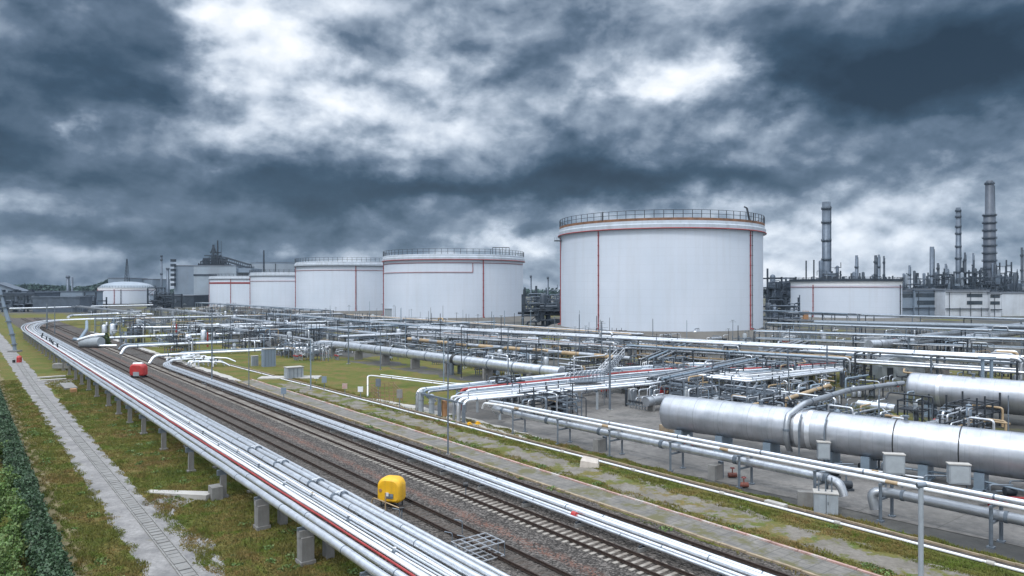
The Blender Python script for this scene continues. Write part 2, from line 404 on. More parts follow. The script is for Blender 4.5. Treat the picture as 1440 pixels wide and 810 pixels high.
def groundmat(name, cols=None, scale=1., patch=None, joints=False, bump=.5, bsc=6., grass=None):
    m = bpy.data.materials.new(name); m.use_nodes = True; t = NT(m.node_tree); bs = t.N['Principled BSDF']
    tc = t.n('ShaderNodeTexCoord').outputs['Object']
    n = t.noise(tc, scale, 7, .65); col = t.ramp(n, [(.32, cols[0]), (.5, cols[1]), (.68, cols[2])])
    f = t.noise(tc, scale*9, 5, .7); col = t.mix(t.m('MULTIPLY', t.ramp(f, [(.35, (1,1,1)), (.65, (0,0,0))]), .45), col, tuple(x*.55 for x in cols[0]))
    if joints:
        u = t.dot(tc, (-s_, c_, 0)); v = t.dot(tc, (c_, s_, 0))
        sm = t.m('MAXIMUM', t.m('LESS_THAN', t.m('FRACT', t.m('DIVIDE', u, 5.)), .014), t.m('LESS_THAN', t.m('FRACT', t.m('DIVIDE', v, 4.)), .018))
        col = t.mix(t.m('MULTIPLY', sm, .6), col, (.04,.04,.038))
        cell = t.m('ADD', t.m('FLOOR', t.m('DIVIDE', u, 5.)), t.m('MULTIPLY', t.m('FLOOR', t.m('DIVIDE', v, 4.)), 13.7))
        wn = t.n('ShaderNodeTexWhiteNoise', noise_dimensions='1D'); t.L.new(cell, wn.inputs['W'])
        col = t.mix(t.m('MULTIPLY', wn.outputs['Value'], .3), col, (.12,.115,.105))
        st = t.noise(tc, .55, 6, .7); col = t.mix(t.m('MULTIPLY', t.ramp(st, [(.56, (0,0,0)), (.68, (1,1,1))]), .6), col, (.055,.052,.048))
    if grass is not None:
        g = t.noise(tc, grass[0], 7, .68); k = t.ramp(g, [(grass[1]-.03, (0,0,0)), (grass[1]+.03, (1,1,1))])
        col = t.mix(k, col, grasscol(t, tc))
    t.L.new(col, bs.inputs['Base Color']); bs.inputs['Roughness'].default_value = .9; bs.inputs['Specular IOR Level'].default_value = .2
    bp = t.n('ShaderNodeBump'); bp.inputs['Strength'].default_value = bump; bp.inputs['Distance'].default_value = .05
    t.L.new(t.noise(tc, bsc, 5, .65), bp.inputs['Height']); t.L.new(bp.outputs[0], bs.inputs['Normal'])
    return m
plantm = groundmat('plant gravel', ((.045,.048,.05), (.08,.08,.076), (.13,.125,.115)), .09, grass=(.035, .56))
pathm = groundmat('path concrete', ((.15,.15,.152), (.235,.23,.228), (.31,.305,.30)), .5, bump=.3, bsc=9, grass=(.9, .66))
plazam = groundmat('yard concrete', joints=True, cols= ((.09,.09,.09), (.16,.155,.15), (.23,.22,.21)), scale=.22, bump=.15, bsc=8)
dirtm = groundmat('dirt', ((.13,.12,.10), (.185,.17,.15), (.235,.22,.20)), .5, bump=.5, bsc=7, grass=(.45, .52))
vergem = groundmat('dry verge', ((.12,.10,.05), (.19,.16,.085), (.24,.21,.13)), .8, bump=.8, bsc=6, grass=(.7, .60))
def ballastmat():
    m = bpy.data.materials.new('ballast'); m.use_nodes = True; t = NT(m.node_tree); bs = t.N['Principled BSDF']
    tc = t.n('ShaderNodeTexCoord').outputs['Object']
    vo = t.n('ShaderNodeTexVoronoi'); t.L.new(tc, vo.inputs['Vector']); vo.inputs['Scale'].default_value = 9.
    sp = t.n('ShaderNodeSeparateColor'); t.L.new(vo.outputs['Color'], sp.inputs[0])
    n = t.noise(tc, .4, 5, .6)
    col = t.ramp(t.m('ADD', t.m('MULTIPLY', sp.outputs[0], .75), t.m('MULTIPLY', n, .35)), [(.1, (.014,.013,.012)), (.55, (.055,.050,.046)), (.95, (.165,.150,.138))])
    v = t.dot(tc, (c_, s_, 0))
    vn = t.m('ADD', v, t.m('MULTIPLY', t.m('SUBTRACT', t.noise(tc, .5, 4, .6), .5), 1.6))
    band = t.m('SUBTRACT', 1.0, t.m('MULTIPLY', t.m('ABSOLUTE', t.m('SUBTRACT', vn, 28.0)), 1.5), clamp=True)
    band = t.m('MULTIPLY', band, t.m('GREATER_THAN', sp.outputs[1], .42))
    col = t.mix(t.m('MULTIPLY', band, .55), col, (.20,.095,.068))
    for vc, wd in ((25.7, .9), (31.0, 1.0), (35.9, 1.3)):      # brake dust and rust along the rails
        bb = t.m('SUBTRACT', 1.0, t.m('DIVIDE', t.m('ABSOLUTE', t.m('SUBTRACT', vn, vc)), wd), clamp=True)
        col = t.mix(t.m('MULTIPLY', bb, .55), col, (.075,.058,.047))
    t.L.new(col, bs.inputs['Base Color']); bs.inputs['Roughness'].default_value = .9; bs.inputs['Specular IOR Level'].default_value = .25
    bp = t.n('ShaderNodeBump'); bp.inputs['Strength'].default_value = .9; bp.inputs['Distance'].default_value = .06
    t.L.new(vo.outputs['Distance'], bp.inputs['Height']); t.L.new(bp.outputs[0], bs.inputs['Normal'])
    return m
ballastm = ballastmat()
def matmat():
    m = bpy.data.materials.new('walkway pavers'); m.use_nodes = True; t = NT(m.node_tree); bs = t.N['Principled BSDF']
    tc = t.n('ShaderNodeTexCoord').outputs['Object']
    u = t.dot(tc, (-s_, c_, 0)); v = t.dot(tc, (c_, s_, 0))
    a = t.m('FRACT', t.m('DIVIDE', u, .9)); b = t.m('FRACT', t.m('DIVIDE', v, .55))
    seam = t.m('MAXIMUM', t.m('LESS_THAN', a, .1), t.m('LESS_THAN', b, .14))
    n = t.noise(tc, .9, 6, .65); col = t.ramp(n, [(.3, (.10,.098,.092)), (.7, (.20,.188,.172))])
    col = t.mix(t.m('MULTIPLY', seam, .55), col, (.07,.068,.065))
    g = t.noise(tc, .35, 6, .7); col = t.mix(t.ramp(g, [(.50, (0,0,0)), (.60, (1,1,1))]), col, (.10,.095,.045))
    t.L.new(col, bs.inputs['Base Color']); bs.inputs['Roughness'].default_value = .9
    return m
walkm = matmat()

# ================================================================= ground
mb = MB(); mb.add([(-2590,-110,0), (2590,-110,0), (2590,1790,0), (-2590,1790,0)], [(0,1,2,3)]); struct('ground', mb, plantm)
sheet('grass_verge', strip(-30, 19.3, -60, 560), .012, grassm, step=0)
sheet('dry_verge', strip(4.6, 6.0, 20, 200, 4), .024, vergem, step=2.5, amp=.35, seed=3)
sheet('path', strip(8.05, 11.1, 15, 330, 9), .036, pathm, step=.9, amp=.15, seed=4)
sheet('path_apron', [W(58.5,10.8), W(60,14.2), W(57.2,14.0), W(54,11.7), W(47,12.6), W(41,11.8), W(38,10.9)], .030, pathm, step=.6, amp=.22, seed=9)
sheet('side_path', [W(141,11), W(146,11), W(147,15.5), W(139,15.2), W(136,12.8)], .030, pathm, step=1.2, amp=.3, seed=5)
sheet('ballast_bed', strip(18.6, 37.2, -40, 460, 10), .048, ballastm, step=1.6, amp=.22, seed=6)
sheet('grass_strip', strip(37.0, 48.6, -20, 300, 10), .024, grassm, step=0)
sheet('walkway', strip(37.4, 40.0, -20, 125, 10), .060, walkm)
sheet('walkway_far', strip(36.6, 38.6, 125, 300, 10), .040, lconcrete, step=1.5, amp=.2)
sheet('dirt_track', strip(41.2, 44.6, -20, 118, 8), .036, dirtm, step=1.6, amp=.5, seed=8)
sheet('lawn', [W(170,40), W(166,62), W(158,66), W(120,68), W(98,69), W(84,76), W(72,62), W(88,47), W(124,45)], .020, grassm, step=4, amp=.8)
sheet('lawn_strip', [W(150,74), W(112,75), W(88,82), W(84,92), W(112,94), W(150,86)], .020, grassm, step=4, amp=1)
sheet('lawn_patch', [W(96,108), W(70,122), W(62,134), W(50,140), W(46,128), W(60,112)], .020, grassm, step=4, amp=1)
sheet('track_side_lawn', strip(38.6, 58, 165, 330, 10), .018, grassm, step=4, amp=1.)
sheet('concrete_yard', [W(82,49.2), W(62,48.6), W(40,48.9), W(20,51.2), W(-10,54), W(-20,84), W(30,78), W(60,84), W(78,78), W(88,66)], .03, plazam, step=3, amp=.15)
sheet('concrete_apron', [W(93,45.2), W(72,46.4), W(60,46.9), W(57,48.9), W(70,49.6), W(86,48.6), W(94,47.2)], .045, lconcrete, step=1.3, amp=.18)
# kerbs of the walkway
for nm, v0, v1, m_ in (('walkway_kerb', 37.25, 37.45, wood), ('walkway_kerb', 39.95, 40.15, pinkk)):
    mb = MB(); q = random.Random(int(v0*100))
    for k in range(80):
        u = -18 + k*1.8; mb.obox(W(u+.9, (v0+v1)/2 + q.uniform(-.02,.02)), D, 1.76, v1-v0, .0, .15+q.uniform(-.015,.015))
    struct(nm, mb, m_)
sheet('grass_field', [W(330,37), W(330,56), W(420,56), W(520,50), W(520,22), W(455,22)], .016, grassm, step=5, amp=1.5)

# ----------------------------------------------------------------- hidden cable channel in the path
root = thing('cable_channel', 'long light concrete cable channel with slotted covers down the middle of the path', 'cable channel', W(30, 9.8, .04))
for dv in (-.42, .42):
    mb = MB()
    for k in range(150): mb.obox(W(20+k*1.2, 9.8+dv+.25*math.sin((20+k*1.2)*.035)), D, 1.17, .085, .03, .10+.012*math.sin(k*2.3))
    mb.build('kerb', concrete, root)
mb = MB(); q = random.Random(2)
for k in range(300): 
    u = 20+k*.6; mb.obox(W(u, 9.8+.25*math.sin(u*.035)), D, .50+q.uniform(-.05,.05), .66, .03, .07+q.uniform(0,.035))
mb.build('cover', concrete, root)

# ================================================================= foliage
def leafcloud(pts, size, seed):
    g = np.random.default_rng(seed); n = len(pts); P = np.array(pts)
    a = g.normal(size=(n,3)); a /= np.linalg.norm(a, axis=1)[:,None]
    b = np.cross(a, g.normal(size=(n,3))); b /= np.linalg.norm(b, axis=1)[:,None]
    sz = size*g.uniform(.45, 1.6, (n,1))
    V = np.stack([P-a*sz, P+b*sz*.6, P+a*sz, P-b*sz*.6], 1).reshape(-1,3)
    return V
def mesh_np(name, V, k, m, loc=(0,0,0)):
    n = len(V)//k; me = bpy.data.meshes.new(name)
    me.vertices.add(len(V)); me.vertices.foreach_set('co', (V-np.array(loc)).ravel().astype(np.float32))
    me.loops.add(len(V)); me.loops.foreach_set('vertex_index', np.arange(len(V), dtype=np.int32))
    me.polygons.add(n); me.polygons.foreach_set('loop_start', np.arange(0, len(V), k, dtype=np.int32))
    me.update(calc_edges=True); me.materials.append(m)
    o = bpy.data.objects.new(name, me); C.objects.link(o); o.location = loc; return o
# hedge
g = np.random.default_rng(5)
n = 85000; u = 30 + 170*g.random(n)**1.7; side = g.random(n)
hh = 1.55 + .22*np.sin(u*.9) + .15*np.sin(u*2.3+1) + .1*np.sin(u*.31)
vv = np.where(side < .35, 4.42 + .16*np.sin(u*1.3) + .1*np.sin(u*4.1) + g.normal(0,.13,n), np.where(side < .45, 3.1+g.normal(0,.1,n), g.uniform(3.1,4.45,n)))
z = np.where(side < .45, g.uniform(.02,1,n)*hh, hh + g.normal(0,.09,n))
vv = vv - np.where(side < .35, (z/hh)**3*.35, 0)
P = np.stack([c_*vv - s_*u, s_*vv + c_*u, z], 1)
root = thing('hedge', 'long dense dark green clipped hedge at the left edge beside the verge', 'hedge', W(60, 4, 0))
o = mesh_np('foliage', leafcloud(P, .082, 6), 4, leafd, tuple(W(60,4,0))); o.parent = root; o.location = (0,0,0)
mb = MB()
for k in range(60):
    uu = 31+k*2.8; mb.tube([W(uu,4,0), W(uu+.1,4.05,1.3)], .04, 5)
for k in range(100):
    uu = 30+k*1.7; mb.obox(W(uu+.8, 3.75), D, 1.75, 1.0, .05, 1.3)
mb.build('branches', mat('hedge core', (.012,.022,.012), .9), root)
# shrubs left of the hedge
spots = [(44,2.0,1.5,'tall leafy light green shrub nearest the camera at the bottom left corner'), (48.5,1.2,1.7,'broad light green shrub just beyond the corner shrub, left of the hedge'),
         (53,2.3,1.2,'low pale green shrub growing against the dark hedge foot'), (57,1.0,1.6,'bushy green shrub third back along the left picture edge'),
         (63,2.3,1.1,'small dark green shrub beside the hedge where its face turns brown'), (69,1.6,1.3,'rounded green shrub on the left picture edge halfway down the hedge'),
         (80,2.2,1.2,'green shrub farther back left of the hedge'), (92,2.4,1.2,'farthest small shrub left of the hedge')]
for i, (u0, v0, r0, lab) in enumerate(spots):
    g = np.random.default_rng(50+i); n = 5200 if i < 5 else 2500
    k = 9; cen = g.normal(0, .55*r0, (k,3)); cen[:,2] = abs(cen[:,2])*.8 + .45*r0
    idx = g.integers(0, k, n); d = g.normal(size=(n,3)); d /= np.linalg.norm(d, axis=1)[:,None]
    P = cen[idx] + d*(.5*r0*g.random((n,1))**.4); P[:,2] = np.abs(P[:,2]) + .03
    b = W(u0, v0, 0); P += np.array(b)
    root = thing('shrub', lab, 'shrub', b, 'shrubs left of the hedge')
    o = mesh_np('foliage', leafcloud(P, .085, 70+i), 4, leafl); 
    me = o.data; 
    o.data.transform(Matrix.Translation(-b)); o.parent = root
    mb = MB()
    for j in range(k): mb.tube([b, b+Vector(cen[j])*.9], [.05,.015], 5)
    mb.build('stem', barkm, root)
# grass blades
def tufts(name, areas, seed, h=.16):
    g = np.random.default_rng(seed); Vs = []
    for (u0,u1,v0,v1,n,pw) in areas:
        u = u0 + (u1-u0)*g.random(n)**pw; v = g.uniform(v0, v1, n)
        v = v + .25*np.sin(u*1.7) * np.where((v-v0 < .5) | (v1-v < .5), 1, 0)
        cl = (np.sin(u*.9+2*np.sin(v*.7))*np.sin(v*1.3+u*.21) + g.normal(0,.6,n)) 
        hh = h*(.5+.5*g.random(n)) * np.where(cl > .7, 2.0, 1.)
        bd = v - (46.9-3.4*(u-20)/140); hh = np.where((bd > -.35) & (bd < 1.05), .0, hh)
        for j in range(4):
            a = g.uniform(0, 2*np.pi, n); wd = .03; ox = g.normal(0,.07,n); oy = g.normal(0,.07,n)
            X = c_*v - s_*u + ox; Y = s_*v + c_*u + oy
            dx, dy = np.cos(a)*wd, np.sin(a)*wd; lx, ly = g.normal(0,.07,n), g.normal(0,.07,n)
            V = np.stack([np.stack([X-dx,Y-dy,np.full(n,.01)],1), np.stack([X+dx,Y+dy,np.full(n,.01)],1), np.stack([X+lx,Y+ly,np.maximum(hh,.012)],1)], 1)
            Vs.append(V.reshape(-1,3))
    o = mesh_np(name, np.concatenate(Vs), 3, blade); o['kind'] = 'stuff'; o['label'] = 'uneven green and brown grass'; return o
tufts('grass', [(28,150,5.2,7.9,26000,2.2), (28,120,7.7,8.35,3500,1.7), (28,120,10.9,11.7,4500,1.7), (30,150,11.5,18.4,54000,2.2), (30,90,-3,3,9000,1.5)], 11, .14)
tufts('grass', [(10,130,45.2,46.6,9000,1.8), (10,75,47.7,48.7,9000,1.6), (60,130,45.6,47.2,5000,1.6), (12,110,40.3,41.4,5000,1.6), (12,90,44.0,45.6,7000,1.6), (15,80,36.9,37.2,500,1.5)], 12, .15)

g = np.random.default_rng(41); Ps = []
for k in range(170):
    if k < 110: u_ = 30+90*g.random()**1.6; v_ = g.choice([g.uniform(12,18.5), g.uniform(12,18.5), g.uniform(5.6,8.)])
    elif k < 150: u_ = g.uniform(12, 80); v_ = g.choice([g.uniform(47.8,48.6), g.uniform(45.3,46.4), g.uniform(36.8,37.2), g.uniform(40.3,41.2)])
    else: u_ = g.uniform(20, 90); v_ = g.uniform(18.4, 19.6)
    r_ = g.uniform(.15,.6); n = int(110*r_+25); a = g.random(n)*2*np.pi; rr_ = r_*g.random(n)**.5
    b = W(u_, v_); Ps.append(np.stack([b.x+np.cos(a)*rr_, b.y+np.sin(a)*rr_, .03+g.random(n)*r_*.55*(1-rr_/r_*.6)], 1))
o = mesh_np('weeds', leafcloud(np.concatenate(Ps), .07, 42), 4, leafl); o['kind'] = 'stuff'; o['label'] = 'leafy green weeds dotted through the grass'

# ================================================================= railway
def railobj(name, v, u0, u1, z0, parent, m=rust):
    mb = MB()
    for a, b, h0, h1, wd in ((0,0,0,.02,.15), (0,0,.02,.13,.03), (0,0,.13,.172,.075)):
        L = u1-u0; mb.obox(W((u0+u1)/2, v), D, L, wd, z0+h0, z0+h1)
    o = mb.build(name, m, parent); return o
slp0 = None
def track(label, vA, u0, u1, sl, vis):
    root = thing('railway_track', label, 'railway track', W(40, vA+.72, .048), 'railway tracks through the site')
    railobj('rail', vA, u0, u1, .12, root); railobj('rail', vA+1.435, u0, u1, .12, root)
    q = random.Random(int(vA)); base = None
    far = MB()
    k = 0; u = u0
    us = []
    while u < u1: us.append(u); u += .62
    near = [x for x in us if x > 22][:100]; 
    for x in us:
        if x in near: continue
        if x < 22 or x > 220: 
            if x > 220: continue
        far.obox(W(x, vA+.72), D, .24, 2.35, sl-.1, sl)
    for x in near:
        if base is None:
            mb = MB(); mb.obox((0,0), D, .25, 2.4, -.1, 0); mb.obox((0,0), D, .16, .5, 0, .012)
            base = mb.build('sleeper', vis, None, (0,0,0)); b = base
        else: b = base.copy(); C.objects.link(b)
        b.parent = root; b.location = W(x, vA+.72+q.uniform(-.06,.06), sl+q.uniform(-.012,.012)) - root.location
        b.rotation_euler = (0,0,q.uniform(-.04,.04))
    o = far.build('sleeper_row', vis, root); o['kind'] = 'stuff'
sleeperm = mat('weathered sleeper', (.22,.195,.17), .85, 0, .4, 1.2, alt=(.34,.32,.29), altw=.5)
dsleeper = mat('dark sleeper', (.07,.062,.055), .9, 0, .35, 1.4)
track('rusty railway track nearest the left pipe rack, its dark sleepers sunk in ballast', 25.0, -30, 450, .055, dsleeper)
track('rusty railway track with pale weathered sleepers beside the low silver pipes', 30.3, -30, 450, .085, sleeperm)
mb = MB(); root = thing('guard_rail', 'single rusty rail running alone right of the four low silver pipes', 'rail', W(40,35.8,.05))
railobj('rail', 35.8, -25, 220, .13, root)
mb = MB()
mb.obox(W(40,35.8), D, .22, .6, .03, .13); b0_ = mb.build('sleeper', dsleeper, root)
for k in range(90):
    if k: b0_ = b0_.copy(); C.objects.link(b0_)
    b0_.location = W(-20+k*2.4, 35.8) - W(40,35.8)
sheet('drain', [W(u, 46.9-3.4*(u-20)/140+.20) for u in range(-16,160,8)]+[W(u, 46.9-3.4*(u-20)/140+.95) for u in range(152,-24,-8)], .05, mat('dark drain soil', (.045,.038,.032), .95, 0, .4, 2.))
# cable duct & its steel edge along the far side of the grass strip
mb = MB()
for k in range(100):
    u0 = -16+k*1.8; mb.obox(W(u0+.9, 46.9-3.4*(u0+.9-20)/140+.36+.02*math.sin(k)), D, 1.8, .10, .0, .10)
solo('trench_edging', mb, rust, 'rusty brown edging strip running beside the thin white ground pipe', 'edging', W(20,47,0))
mb = MB()
for k in range(100):
    u0 = -16+k*1.8; mb.obox(W(u0+.9, 46.9-3.4*(u0+.9-20)/140+.98+.03*math.sin(k*1.7)), D, 1.82, .12, .0, .17)
solo('timber_edging', mb, wood, 'tan timber board edging just right of the rusty edging strip', 'edging', W(20,47.3,0))

# ================================================================= pipe helper
def pipe(pts, r, m, label, name='pipe', cat='pipe', group=None, seg=12, rf=0, ring=0, ringm=None, rr=1.12, rl=.12, off=0):
    P = fillet(pts, rf) if rf else [Vector(p) for p in pts]
    mb = MB(); mb.tube(P, r, seg)
    if ring: mb.cur = 1; mb.rings(P, r*rr, ring, rl, off, seg)
    return solo(name, mb, (m, ringm or steel) if ring else m, label, cat, (P[0].x, P[0].y, min(p.z for p in P)-r), group)
def curve(us, vf, z, wob=0, seed=0):
    q = random.Random(seed); return [W(u, vf(u), (z(u) if callable(z) else z)+q.uniform(-wob,wob)) for u in us]

# ---- thin white ground pipe right of the walkway
gp = [W(u, 46.9-3.4*(u-20)/140+0.05*math.sin(u*.3), .13) for u in range(-16,160,4)]
pipe(gp, .09, whitep, 'thin white pipe lying on the grass between the dirt path and the concrete yard', ring=9, ringm=lconcrete, rr=1.6, rl=.4)

# ---- four low silver pipes between the tracks
offs = [(34.2,.15,'rightmost, next to the lone rail'), (33.6,.21,'the thickest, second from the right'), (33.06,.12,'third from the right'), (32.68,.11,'leftmost, nearest the pale sleepers')]
for i, (v, r, lab) in enumerate(offs):
    us = list(range(-20, 150, 6))
    P = [W(u, v - max(0,(u-60))*.012, .42+r) for u in us] + [W(153, v-1.2+(.0 if i<2 else .2), .45+r), W(158, v-.6+i*.2, .6+r), W(161, v+1.6+i*.5, 1.0), W(163.5, 38+i, 1.55)]
    pipe(P, r, bright if i < 3 else silver, 'low silver pipe between the railway tracks, '+lab, group='four low silver pipes between the tracks', rf=1.5, ring=12, off=i*3, rr=1.06, rl=.08)
q = random.Random(4)
first = None
for k in range(24):
    u = 18+k*5.6
    if first is None:
        root = thing('pipe_sleeper', 'x', 'pipe support', W(u,33.3,.05), 'small sleepers under the low silver pipes')
        mb = MB(); mb.obox(W(u,33.3), N, 2.0, .22, .05, .30); mb.build('block', concrete, root)
        mb = MB(); mb.obox(W(u,33.3), N, 1.9, .10, .30, .42); mb.build('steel_shoe', dsteel, root); first = root
        b = root
    else:
        b = copy_tree(first); b.location = W(u, 33.3-max(0,(u-60))*.012, .05)
    b['label'] = 'small concrete sleeper under the low silver pipes, %s from the camera' % nth(k)

# ================================================================= left pipe rack
RV = 15.75
RZ = 2.05
def rackline(dv, z):                       # straight along the tracks, then bending right in the distance
    P = [W(u, RV+dv+.018*math.sin(u*.37+dv*5), z+.015*math.sin(u*.71+dv*3)) for u in list(range(12, 262, 4))]
    B = [W(272, RV+dv, z), W(300-dv*1.2, RV+dv+.8, z), W(330-dv*1.6, 20+dv, z), W(352-dv*1.5, 27+dv*.5, z), W(362-dv, 38, z), W(366-dv, 60, z)]
    return P[:-1] + fillet([P[-1]]+B, 14, 6)
items = [(0.00,.225,bright,'leftmost thick silver pipe on the long left rack, overhanging the grass',9),
         (0.70,.20,bright,'second thick silver pipe from the left on the long left rack',11),
         (1.14,.065,redp,'thin red pipe on the long left rack',0),
         (1.40,.13,whitep,'white pipe just right of the thin red pipe on the left rack',0),
         (2.12,.065,whitep,'thin white line left of the middle group on the left rack',0),
         (2.36,.065,bright,'thin silver line in the middle group on the left rack',0),
         (2.62,.08,bright,'thin silver line right of the middle group on the left rack',0),
         (1.86,.075,bright,'slim silver line between the cable tray and the middle group on the left rack',0),
         (2.86,.085,whitep,'slim white line left of the clamped pipes on the left rack',0),
         (3.08,.07,bright,'slim silver line touching the clamped pipes on the left rack',0),
         (3.45,.21,bright,'thick silver pipe with bolted clamps, third from the right on the left rack',8),
         (4.10,.20,bright,'thick silver pipe second from the right on the left rack',10),
         (4.66,.14,bright,'rightmost silver pipe on the left rack, above the ballast',13)]
for i, (dv, r, m_, lab, ev) in enumerate(items):
    pipe(rackline(dv, RZ+.12+r+(.2 if m_ is redp or r == .13 else 0)), r, m_, lab, group='pipes on the long left rack', seg=14 if r > .2 else 8, ring=ev, off=i*1.7, rr=1.05, rl=.07)
root = thing('cable_tray', 'dark flat cable tray between the white and the thin silver lines on the left rack', 'cable tray', W(12, RV+1.75, RZ))
mb = MB()
for k in range(130):
    u = 12+k*2.; mb.obox(W(u+1, RV+1.77), D, 1.97, .42, RZ+.13, RZ+.17)
mb.build('tray', dsteel, root)
mb = MB()
for k in range(4):
    mb.tube([W(u, RV+1.63+.09*k+.015*math.sin(u*.7+k), RZ+.20) for u in range(12, 262, 3)], .022, 5)
mb.build('cables', black, root)
# supports
su = [31.8, 40.0, 47.6, 56.4, 66.0, 76.5, 86.2, 94.2, 101.7, 109.5, 120.0, 128.3, 136.6, 144.4] + [144.4+9*k for k in range(1, 15)]
big = None
slim = None
for i, u in enumerate(su):
    if i == 3 and slim is None:
        root = thing('rack_support', 'x', 'pipe support', W(u, RV, 0), 'concrete supports under the left pipe rack'); slim = root; big = root
        for dv_ in (.1, 2.3, 4.5):
            mb = MB(); mb.obox(W(u, RV+dv_), D, .34, .42, -.2, RZ-.3); mb.obox(W(u, RV+dv_), D, .6, .7, -.2, .18); mb.build('post', concrete, root)
        mb = MB(); mb.obox(W(u, RV+2.4), N, 5.5, .26, RZ-.3, RZ+.11); mb.build('cross_beam', steel, root)
        b = root
    elif big is None:
        c0 = W(u, 0, 0)
        root = thing('rack_support', 'x', 'pipe support', W(u, RV, 0), 'concrete supports under the left pipe rack'); big = root
        mb = MB(); mb.obox(W(u, RV+.1), D, .75, .75, -.2, RZ-.45); mb.obox(W(u, RV+.1), D, .9, .9, -.2, .25); mb.build('block', concrete, root)
        mb = MB(); mb.obox(W(u, RV+1.5), D, .6, .5, -.2, RZ-.45); mb.build('block', concrete, root)
        mb = MB(); mb.obox(W(u, RV+4.5), D, .75, .7, -.2, RZ-.45); mb.build('block', concrete, root)
        mb = MB(); mb.obox(W(u, RV+2.4), N, 5.5, .42, RZ-.45, RZ-.06); mb.build('cross_beam', concrete, root)
        mb = MB(); mb.obox(W(u, RV+2.4), N, 5.6, .16, RZ-.06, RZ+.11); mb.build('steel_beam', steel, root)
        b = root
    else:
        b = copy_tree(big); b.location = W(u, RV, 0)
    b['label'] = 'concrete block support under the left pipe rack, %s from the camera' % nth(i)
# clamps & valves on the left rack
for i, (u, dv, lab) in enumerate([(60.5,3.85,'steel strap clamp across two thick pipes, far one on the left rack'), (54.3,3.85,'steel strap clamp tying the thick pipes midway along the left rack'),
                         (47.5,3.85,'bulky bolted clamp on the thick pipes near the yellow box'), (43.6,3.85,'nearest steel strap clamp on the left rack')]):
    root = thing('pipe_clamp', lab, 'pipe clamp', W(u, RV+dv, RZ+.1), 'clamps on the left rack')
    for dd in (-.36, .29):
        mb = MB(); mb.tube([W(u-.12, RV+dv+dd, RZ+.365), W(u+.12, RV+dv+dd, RZ+.365)], .275, 16); mb.build('strap', steel, root)
    mb = MB(); mb.beam(W(u-.1, RV+dv-.35, RZ+.66), W(u+.1, RV+dv+.3, RZ+.66), .10, .06); mb.build('bar', whitep, root)
for i in range(9):
    u = 33+i*5.3 + (i%3)*.8; dv = [2.12, 2.36, 2.62][i % 3]
    root = thing('valve', 'small valve on the thin middle lines of the left rack, %s from the camera' % nth(i), 'valve', W(u, RV+dv, RZ+.12), 'small valves on the left rack')
    mb = MB(); mb.tube([W(u-.14, RV+dv, RZ+.2), W(u+.14, RV+dv, RZ+.2)], .11, 10); mb.build('body', steel, root)
    mb = MB(); mb.tube([W(u, RV+dv, RZ+.2), W(u, RV+dv, RZ+.42)], .02, 6); mb.tube([W(u, RV+dv, RZ+.42), W(u, RV+dv, RZ+.45)], .09, 10); mb.build('hand_wheel', [whitep, dsteel, ochre][i % 3], root)
for i in range(7):      # valves far down the rack
    u = 195+i*8+rnd.uniform(-2,2); dv = rnd.uniform(1.8, 3.0)
    root = thing('valve', 'dark upright valve near the far bend of the left rack, %s along' % nth(i), 'valve', W(u, RV+dv, RZ+.15), 'dark valves near the rack bend')
    mb = MB(); mb.tube([W(u,RV+dv,RZ+.15), W(u,RV+dv,RZ+1.0)], .16, 8); mb.build('body', dsteel, root)
    mb = MB(); mb.tube([W(u,RV+dv,RZ+1.0), W(u,RV+dv,RZ+1.08)], .35, 10); mb.build('hand_wheel', black, root)
# concrete ramp slab and block by the rack, stone cover farther on
mb = MB(); a = W(61.8,11.6); b = W(56.5,15.0); d = (b-a).normalized(); n_ = Vector((d.y,-d.x,0))
mb.add([a-n_*.35+Vector((0,0,.05)), a+n_*.35+Vector((0,0,.05)), b+n_*.55+Vector((0,0,.45)), b-n_*.55+Vector((0,0,.45)), a-n_*.35-Vector((0,0,.1)), a+n_*.35-Vector((0,0,.1)), b+n_*.55-Vector((0,0,.1)), b-n_*.55-Vector((0,0,.1))],
       [(0,1,2,3), (4,7,6,5), (0,4,5,1), (1,5,6,2), (2,6,7,3), (3,7,4,0)])
solo('concrete_ramp', mb, lconcrete, 'light concrete ramp slab leading from the path to the left rack', 'ramp')
mb = MB(); mb.obox(W(56.4,15.3), D, 1.1, .8, -.1, 1.0); solo('concrete_block', mb, concrete, 'square concrete block at the top of the light ramp', 'concrete block')
root = thing('water_tank', 'flat grey rounded box on a slab beside the far supports of the left rack', 'tank', W(134,14,0))
rounded_box(G(85,521)+Vector((0,.8,0)), (1,.02,0), 3.5, 1.7, .3, 1.35, .35).build('body', concrete, root)
mb = MB(); mb.obox(W(134.8,13.8), D, 7.5, 1.7, 0, .3); mb.build('slab', concrete, root)
mb = MB(); mb.obox(W(127.5,13.7), D, 1.3, .8, 0, .55); solo('crate', mb, orange, 'small orange crate in front of the flat grey box', 'crate')
for i, (u, lab) in enumerate([(151,'pale flat slab on the grass near the far end of the path'), (146,'second pale slab just before the far slab')]):
    mb = MB(); mb.obox(W(u,12.9-i*.4), N, 4.2, 1.0, 0, .22); solo('concrete_slab', mb, lconcrete, lab, 'slab', group='slabs beside the path')

